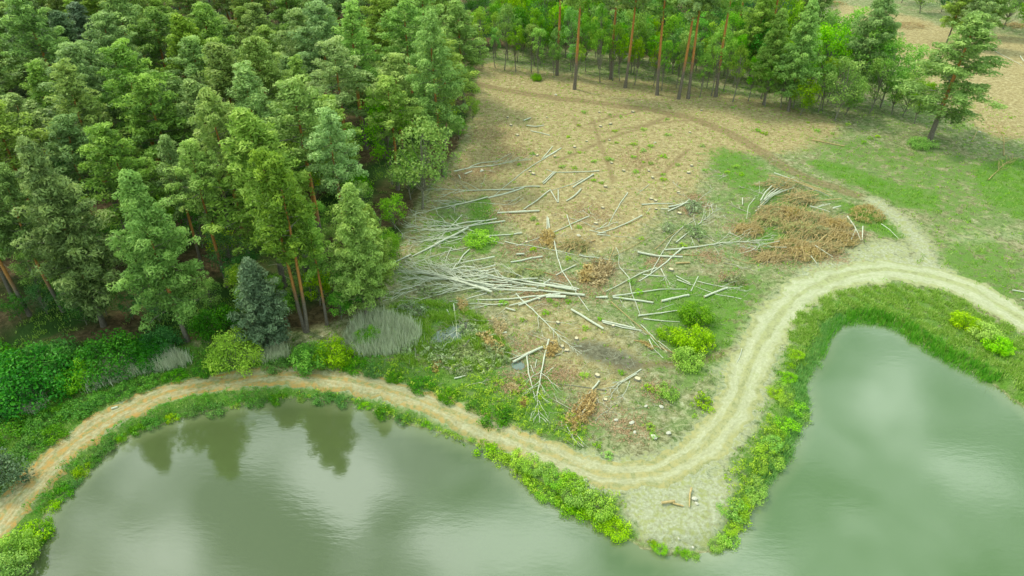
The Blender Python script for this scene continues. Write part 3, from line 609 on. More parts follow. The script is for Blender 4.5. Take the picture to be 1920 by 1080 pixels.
# green saplings in rows along the back edge
n_s = 0
for row, (dy, dn) in enumerate(((4, 3.0), (22, 3.2), (45, 3.4), (75, 4))):
    edge = [(905,128),(960,132),(1075,152),(1180,158),(1290,176),(1400,192),(1500,205),(1560,214)]
    E = np.array([at(a, b - dy) for a, b in edge]); s = np.r_[0, np.cumsum(np.hypot(*np.diff(E, axis=0).T))]
    for q in np.arange(0, s[-1], dn):
        x = np.interp(q, s, E[:, 0]) + random.gauss(0, .8); y = np.interp(q, s, E[:, 1]) + random.gauss(0, 1.2)
        v = random.choice(BV_sap if row < 2 else BV + BV_dark + BV)
        place('sapling_tree', v, x, y - 1.2, 'green sapling with thin pale stem in the thicket behind the clearing', 'tree', 'saplings of the back thicket', s=(lambda q: (q, q, q * random.uniform(1.1, 1.45)))(random.uniform(.85, 1.3))); n_s += 1
fillpoly = P_([(900,112),(1075,128),(1290,150),(1400,165),(1500,175),(1520,60),(1500,-20),(1480,-110),(900,-110)], 0, True, 1); flo, fhi = fillpoly.min(0), fillpoly.max(0); bb_ = []
for _ in range(6000):
    if len(bb_) >= 120: break
    x, y = random.uniform(flo[0], fhi[0]), random.uniform(flo[1], min(fhi[1], 260))
    if not inside(np.array([x]), np.array([y]), fillpoly)[0] or any((x - a) ** 2 + (y - b) ** 2 < 16 for a, b in bb_): continue
    bb_.append((x, y)); dk = random.random() < .35
    place('sapling_tree', random.choice(BV_dark if dk else BV), x, y, 'broad green tree in the deep thicket behind the clearing', 'tree', 'trees deep in the back thicket', s=(lambda q: (q, q, q * random.uniform(1.1, 1.5)))(random.uniform(1.0, 1.4)))
for px, py, s_, v, lab in ((1565,226,1.5,BV[0],'round bright green tree with pale stem before the back thicket'),(1532,190,1.7,BV[2],'bright green tree between the dense pine and round green tree'),(1530,120,1.7,BV[1],'light green tree rising behind the round green tree'),
   (1610,190,1.75,BV[2],'leafy green tree in the middle of the thicket by the open ground'),(1650,203,1.6,BV[0],'spreading green tree near the end of the thicket'),(1692,218,1.25,BV[1],'last low green tree of the thicket beside the wide leaning pine'),(1640,150,1.6,BV[1],'green tree at the rear of the thicket beside bare soil'),
   (1725,25,1.5,BV[1],'yellow-green tree beyond the tan brush heap'),(1690,5,1.5,BV[0],'green tree at the far edge of the upper clearing'),(1765,22,1.4,BV_dark[0],'dark tree at the far edge of the upper clearing'),(1880,55,1.8,BV[0],'bright green tree beyond the fallen white birch'),(1925,70,1.8,BV[1],'bright green tree at the outer edge of the upper clearing'),(1895,30,1.8,BV[2],'tall bright green tree behind the bright trees of the upper clearing'),
   (1965,60,1.7,BV[0],'green tree outside the upper clearing'),(792,392,1.75,BV[0],'bright green tree at the forest edge above the birch tops'),(735,345,1.6,BV[2],'green tree half hidden among pines by the clearing corner'),(742,430,.8,BV[1],'small green tree at the tips of the long birches'),
   (655,590,.75,BV_dark[1],'dark leafy tree behind the dry reeds'),(885,225,.7,BV[1],'small green tree under the solitary tall pine'),(862,262,.6,BV[1],'lowest green sapling beside the solitary pine'),
   (1715,232,.9,BV[2],'young green tree close to the wide leaning pine'),(1700,180,1.3,BV[0],'green tree behind the young tree by the wide leaning pine'),(1585,215,1.2,BV[1],'green tree filling the gap in front of the leafy thicket'),(1630,212,1.2,BV[2],'green tree in the front row of the leafy thicket'),(1672,214,1.1,BV[0],'small round tree in the front row of the leafy thicket'),(1500,215,1.1,BV[1],'small green tree at the foot of the broad dense pine'),(1590,120,1.6,BV[0],'green tree behind the loose grey-green pine'),(52,190,1.6,BV[2],None),(22,200,1.9,BV_dark[1],'large birch-like green tree deep in the forest'),(272,120,2.1,BV[1],'bright yellow-green tree deep in the forest among dark conifers')):
    x, y = at(px, py); used.append((x, y)); place('broadleaf_tree', v, x, y, lab or 'light green tree between pines deep in the forest', 'tree', s=s_)
n_u = 0
for _ in range(3000):                       # leafy understorey of the forest edge
    if n_u >= 90: break
    x = random.uniform(-75, -4); y = random.uniform(64, 150)
    if not in_forest(x, y) or not free(x, y, 2.2): continue
    if y > 85 and random.random() < .35: continue
    used.append((x, y)); n_u += 1
    place('understorey_tree', random.choice(BV if x > -32 else BV_dark + BV[:1]), x, y, 'leafy deep green young tree growing under the pines', 'tree', 'understorey trees below the pines', s=random.uniform(.6, 1.05))
for px, py in [(540,600),(600,572),(655,556),(640,600),(560,560),(590,520),(480,590),(455,565),(405,590),(300,605),(250,600),(620,480),(700,470),(735,480),(330,575),(200,590),(150,590),(520,560),(680,520),(90,590),(40,600)]:
    x, y = at(px, py); place('understorey_tree', random.choice(BV if px > 380 else BV_dark), x, y, 'leafy deep green young tree growing under the pines', 'tree', 'understorey trees below the pines', s=random.uniform(.45, .75))
# birch stem beside the twin pine
bt = Acc(); P0 = np.array([[0, 0, 0], [-.15, .1, 3.5], [-.5, .1, 7], [-.9, 0, 10]]); tube(P0, [.13, .11, .08, .03], 8, False, 0, bt)
x, y = at(545, 512); t = thing('birch_tree', (x, y, 0), 'bare white birch stem standing beside the twin orange pine trunks', 'tree'); link('trunk', bt.mesh('birch_stem', [M['bark_birch']], True), t)

# ================================================================ bushes
BU = {'dark': bush_meshes(91, 3.4, 4.2, 'broad_dark', 70, .24, 46), 'yel': bush_meshes(92, 2.7, 4.4, 'yellow', 60, .2, 46), 'mid': bush_meshes(93, 2.1, 3.0, 'broad', 44, .2, 44), 'verge': bush_meshes(99, 1.8, 1.2, 'verge', 40, .18, 26), 'lime': bush_meshes(98, 2.0, 2.2, 'herb', 44, .19, 44), 'herb': bush_meshes(94, 1.7, 1.0, 'herb', 40, .16, 26), 'herb2': bush_meshes(95, 1.4, .8, 'herb', 30, .16, 24),
      'tuft': bush_meshes(96, .42, .5, 'herb', 9, .11, 18), 'willow': bush_meshes(97, 2.2, 3.5, 'pine_dark', 40, .2, 44)}
for px, py, k, s_, lab in ((62,735,'dark',1.3,'large round deep green bush below the forest corner'),(215,690,'dark',1.05,'dark green bush beside the pale dry reeds'),(150,720,'mid',1.0,'green bush between two big dark bushes'),(442,680,'yel',1.05,'round yellow-green bush glowing beside the dirt road'),
   (585,682,'mid',1.0,'bright green bush on the verge where the road bends'),(628,672,'mid',1.05,'olive green bush touching the dry reeds'),(0,905,'willow',1.1,'grey-green willow bush at the outer verge of the road'),(28,1035,'mid',.85,'bright green bush overhanging the pond below the road'),(8,1085,'mid',.9,'lowest green bush on the pond corner'),
   (50,1005,'herb',1.0,'small bright bush above the pond corner bushes'),(1302,600,'mid',.9,'dark green shrub among scattered logs by the open track'),(1300,645,'lime',1.05,'bright green shrub in the row beside the logs'),(1290,680,'lime',.85,'lowest of the bright shrubs in the row beside the logs'),(1255,632,'herb',.9,'low yellow-green shrub touching the shrub row'),
   (1845,630,'lime',.8,'round green bush on the grassy bank, outermost of three'),(1808,610,'lime',.8,'round green bush on the grassy bank, nearest the sandy road bend'),(1870,655,'lime',.75,'round green bush on the grassy bank nearest the reeds'),(1730,276,'herb',1.4,'low leafy green bush at the foot of the wide leaning pine'),
   (1005,150,'mid',.6,'small green bush on the slope over the brown track'),(20,760,'dark',.8,'deep green bush at the outer edge of the verge'),(100,700,'dark',1.0,'deep green bush squeezed behind the two big dark bushes'),(275,675,'dark',.75,'dark bush at the back of the dry reeds'),(-40,720,'dark',1.2,'big dark bush at the forest corner edge'),(690,640,'mid',.7,'small green shrub in front of the bushy pines'),(410,620,'dark',.8,'dark leafy bush behind the round yellow-green bush'),(300,655,'dark',.7,'dark bush between the dry reeds and the drooping pine'),
   (902,455,'herb',1.3,'bright green shrub between felled birches'),(1248,738,'herb2',.9,'small yellow-green bush on the brown lower clearing'),(1315,755,'tuft',2,'small green bush near the pale sandy bend')):
    x, y = at(px, py); place('green_bush', BU[k], x, y, lab, 'bush', s=s_)
bank_b = [(975,862),(1000,875),(1022,890),(1045,900),(1068,915),(1088,930),(1062,940),(1030,925),(1120,962),(1145,975),(1165,985),(1130,950),(940,850),(915,835),(1000,900),(1085,950),(885,818),(840,805),(800,790),(760,778)]
for k, (px, py) in enumerate(bank_b):
    x, y = at(px, py, -.3); place('bank_bush', BU['herb' if k < 12 or k in (14, 15) else 'herb2'], x, y, 'yellow-green bush in the hedge along the lower pond bank', 'bush', 'hedge bushes of the lower pond bank', s=random.uniform(.6, .95) * (1 if k < 16 else .55)).scale.z *= random.uniform(.5, .95)
for k, (px, py) in enumerate([(1490,765),(1470,752),(1455,740),(1502,775),(1470,800),(1455,815),(1445,835),(1430,850),(1445,860),(1465,830),(1425,875),(1410,900),(1400,925),(1392,945),(1405,915),(1480,690),(1475,710),(1465,725),(1490,670),(1505,680),(1375,985),(1365,1005),(1350,1015),(1385,965),(1370,960),(1290,1032),(1275,1028),(1305,1036),(1240,1022),(1225,1015)]):
    x, y = at(px, py, -.3); place('bank_bush', BU[('herb', 'herb2')[k % 2]], x, y, 'bright green bush on the bank of the green pond', 'bush', 'bushes along the green pond bank', s=random.uniform(.5, .9) * (.55 if k > 24 else 1) * (.7 if 14 < k < 20 else 1)).scale.z *= random.uniform(.5, .95)
for k, (px, py) in enumerate([(40,790),(75,800),(110,775),(150,770),(190,752),(230,738),(60,835),(30,860),(275,722),(330,708),(385,696),(20,815),(95,820),(520,690),(665,690),(700,700),(740,710),(790,725),(840,745),(890,765),(930,785)]):
    x, y = at(px, py); t_ = place('verge_bush', BU['verge'], x, y, 'low leafy green bush in the verge above the dirt road', 'bush', 'low bushes of the road verge', s=random.uniform(.45, .85)); t_.scale.x *= random.uniform(.8, 1.4)
for k, (px, py) in enumerate([(95,945),(115,920),(135,900),(150,880),(172,862),(195,838),(225,818),(255,802),(285,790),(320,780),(360,768),(400,763),(440,754),(480,750),(520,742),(565,740),(605,741),(645,745),(685,756),(720,768),(755,782),(80,975),(70,1000)]):
    x, y = at(px, py, -.4); t_ = place('bank_bush', BU['verge' if k % 3 else 'herb2'], x, y, 'low green bush between the dirt road and the tree-mirroring pond', 'bush', 'bushes of the upper pond bank', s=random.uniform(.35, .65)); t_.scale.x *= random.uniform(.8, 1.5)
seeds = [(405,635),(375,707),(612,655),(872,670),(550,647),(740,730),(578,745),(317,772),(588,808),(683,815),(780,825),(875,765),(115,865),(683,888),(780,920),(740,912),(538,898),(560,900),(462,912),(352,945),(282,942),(40,928),(695,972),(850,1013),(850,985),(500,1030),(460,1016),(930,932),(325,862),(382,860),(738,850),(850,885),(1070,825),(1080,958),(1213,972),(1263,945),(1287,985),(1380,740),(1420,755),(1385,690),(1240,610)]
seeds = [(960 + a / 3, b / 3) for a, b in seeds] + [(943,568),(1030,566),(1042,573),(1065,567),(1022,589),(1098,617),(1125,599),(1303,780),(1318,750),(1325,770),(1218,805),(1225,820),(1095,707),(1165,700),(1215,730),(1140,855),(1120,835),(960,440),(1000,410),(1008,420),(1085,428),(1000,470),(1065,487),(1202,450),(1280,460),(1630,262),(1620,268),(1532,246),(1515,230),(1560,250),(1590,235),(1700,118),(1725,127),(1713,100),(1740,95),(1750,110),(1880,250),(1895,222),(1645,258),(980,600),(1165,560),(1197,550),(1185,530)]
for px, py in seeds:
    x, y = at(px, py); place('seedling_bush', BU['tuft'], x, y, 'small green seedling clump dotted over the clearing soil', 'seedling', 'seedlings dotted over the clearing', s=random.uniform(.65, 1.35))
# ================================================================ stumps and stones
def stump_meshes(seed):
    r = np.random.default_rng(seed); a = Acc(); t = np.array([0, .5, 1]); n = 12; ang = np.arange(n) * 6.283 / n; rr = .27 * (1 + .12 * np.sin(ang * 2 + seed) + .05 * r.normal(size=n))
    V = [(q * rr[k] * math.cos(ang[k]), q * rr[k] * math.sin(ang[k]), z) for z, q in ((-.1, 1.35), (.06, 1.12), (.24, 1.0)) for k in range(n)]
    F = [[l * n + k, l * n + (k + 1) % n, (l + 1) * n + (k + 1) % n, (l + 1) * n + k] for l in range(2) for k in range(n)]
    a.add(V, F); b = Acc(); Vt = [(0, 0, .256)] + [(rr[k] * .97 * math.cos(ang[k]), rr[k] * .97 * math.sin(ang[k]), .25) for k in range(n)]
    b.add(Vt, [[0, 1 + k, 1 + (k + 1) % n, 1 + (k + 2) % n] for k in range(0, n, 2)]); return (('bark', a.mesh('stump_bark', [M['bark_grey']], True)), ('cut_top', b.mesh('stump_cut', [M['bark_cut']])))
def stone_mesh(seed):
    import bmesh
    bm = bmesh.new(); bmesh.ops.create_icosphere(bm, subdivisions=2, radius=.35); r = random.Random(seed)
    for v in bm.verts: v.co *= r.uniform(.82, 1.12); v.co.x *= 1.35; v.co.z = v.co.z * .55
    me = bpy.data.meshes.new('stone'); bm.to_mesh(me); bm.free(); me.materials.append(M['bark_stone']); return me
SV = [stump_meshes(1), stump_meshes(2), stump_meshes(3)]; ST = [stone_mesh(1), stone_mesh(2)]
stumps = [(960 + a / 3, b / 3) for a, b in ((490,633),(680,630),(195,662),(553,700),(498,712),(1000,745),(548,788),(420,795),(352,830),(30,765),(240,885),(628,965),(770,957),(992,975),(525,1050),(100,967),(142,872),(1010,935),(560,920),(1065,620),(790,1000))]
stumps += [(958,235),(970,254),(952,221),(1272,360),(1274,401),(1230,394),(1221,374),(1229,378),(987,455),(1130,390),(1117,420),(1081,635),(1150,612),(1054,650),(1063,657),(1218,653),(1195,712),(1135,750),(1120,705),(1046,605),(1258,508),(1010,562),(903,320),(1000,328)]
for px, py in stumps:
    x, y = at(px, py); place('tree_stump', random.choice(SV), x, y, 'low pale cut stump left on the clearing soil', 'stump', 'cut stumps over the clearing', s=random.uniform(.65, 1.1))
for px, py, s_, lab in ((1042,178,1.5,'grey stone beside the brown track under the pines'),(1228,268,1.1,'small grey stone in the middle of the upper clearing'),(1226,822,1.6,'long pale boulder near the inner road bend'),(1253,813,1.2,'pale block of stone beside the long boulder'),(1184,795,1.3,'largest of the pale rubble stones on the lower clearing'),(1155,790,1.0,'small white stone above the pale rubble'),(1190,812,.9,'flat white stone below the pale rubble'),
  (1211,762,.9,'round pale stone in the lower clearing'),(1240,762,1.2,'yellowish stone in the lower clearing'),(1302,937,1.2,'pale stone beside the upright driftwood log'),(1306,945,.9,'small pale stone by the driftwood log'),(1301,1018,.6,'small white block near the tip of the spit'),(1273,1007,.5,'tiny pale stone near the tip of the spit'),(1085,443,1.6,'pale slab lying beside the dead brush clump'),(1091,448,1.1,'smaller pale slab beside the dead brush clump'),(1836,248,1.2,'white stone right of the wide leaning pine'),(1415,957,.7,'white stone at the waterline of the green pond'),(1098,902,1.2,'pale stone under the hedge bushes')):
    x, y = at(px, py); o = bpy.data.objects.new('stone', random.choice(ST)); col.objects.link(o); o.location = (x, y, gz(x, y) + .08 * s_); o.scale = (s_ * .5,) * 3; o.rotation_euler.z = random.uniform(0, 6); o['label'] = lab; o['category'] = 'stone'
# ================================================================ felled stems: region of the photo | radius m | kind | points butt to tip | label (or *group)
# kinds: L cut log, P long pole, T felled tree with side branches, B bare branch; y = yellow debarked, o = orange, g = grey
REG = {'A': (820, 200, 4.5), 'B': (720, 300, 6.75), 'C': (720, 460, 6.75), 'D': (940, 380, 6.75), 'E': (920, 520, 6.75), 'F': (1150, 340, 5.4), 'G': (1140, 500, 5.4), 'H': (900, 640, 5.142), 'I': (700, 580, 6), 'J': (1360, 320, 5.4), 'K': (1440, 0, 3), 'L': (960, 720, 3), 'Z': (0, 0, 1)}
GROUPS = {'*fan': ('white felled birch in the heaped fan reaching towards the forest', 'birches heaped in the fan'), '*pile': ('pale pole stacked at the back of the brown brush pile', 'poles behind the brush pile'),
 '*twig': ('thin bare branch dropped on the clearing floor', 'thin branches strewn over the clearing'), '*jam': ('short pale stick in the small heap at the clearing centre', 'sticks in the central heap'), '*low': ('thin pale stick among the logs of the lower clearing', 'sticks of the lower clearing')}
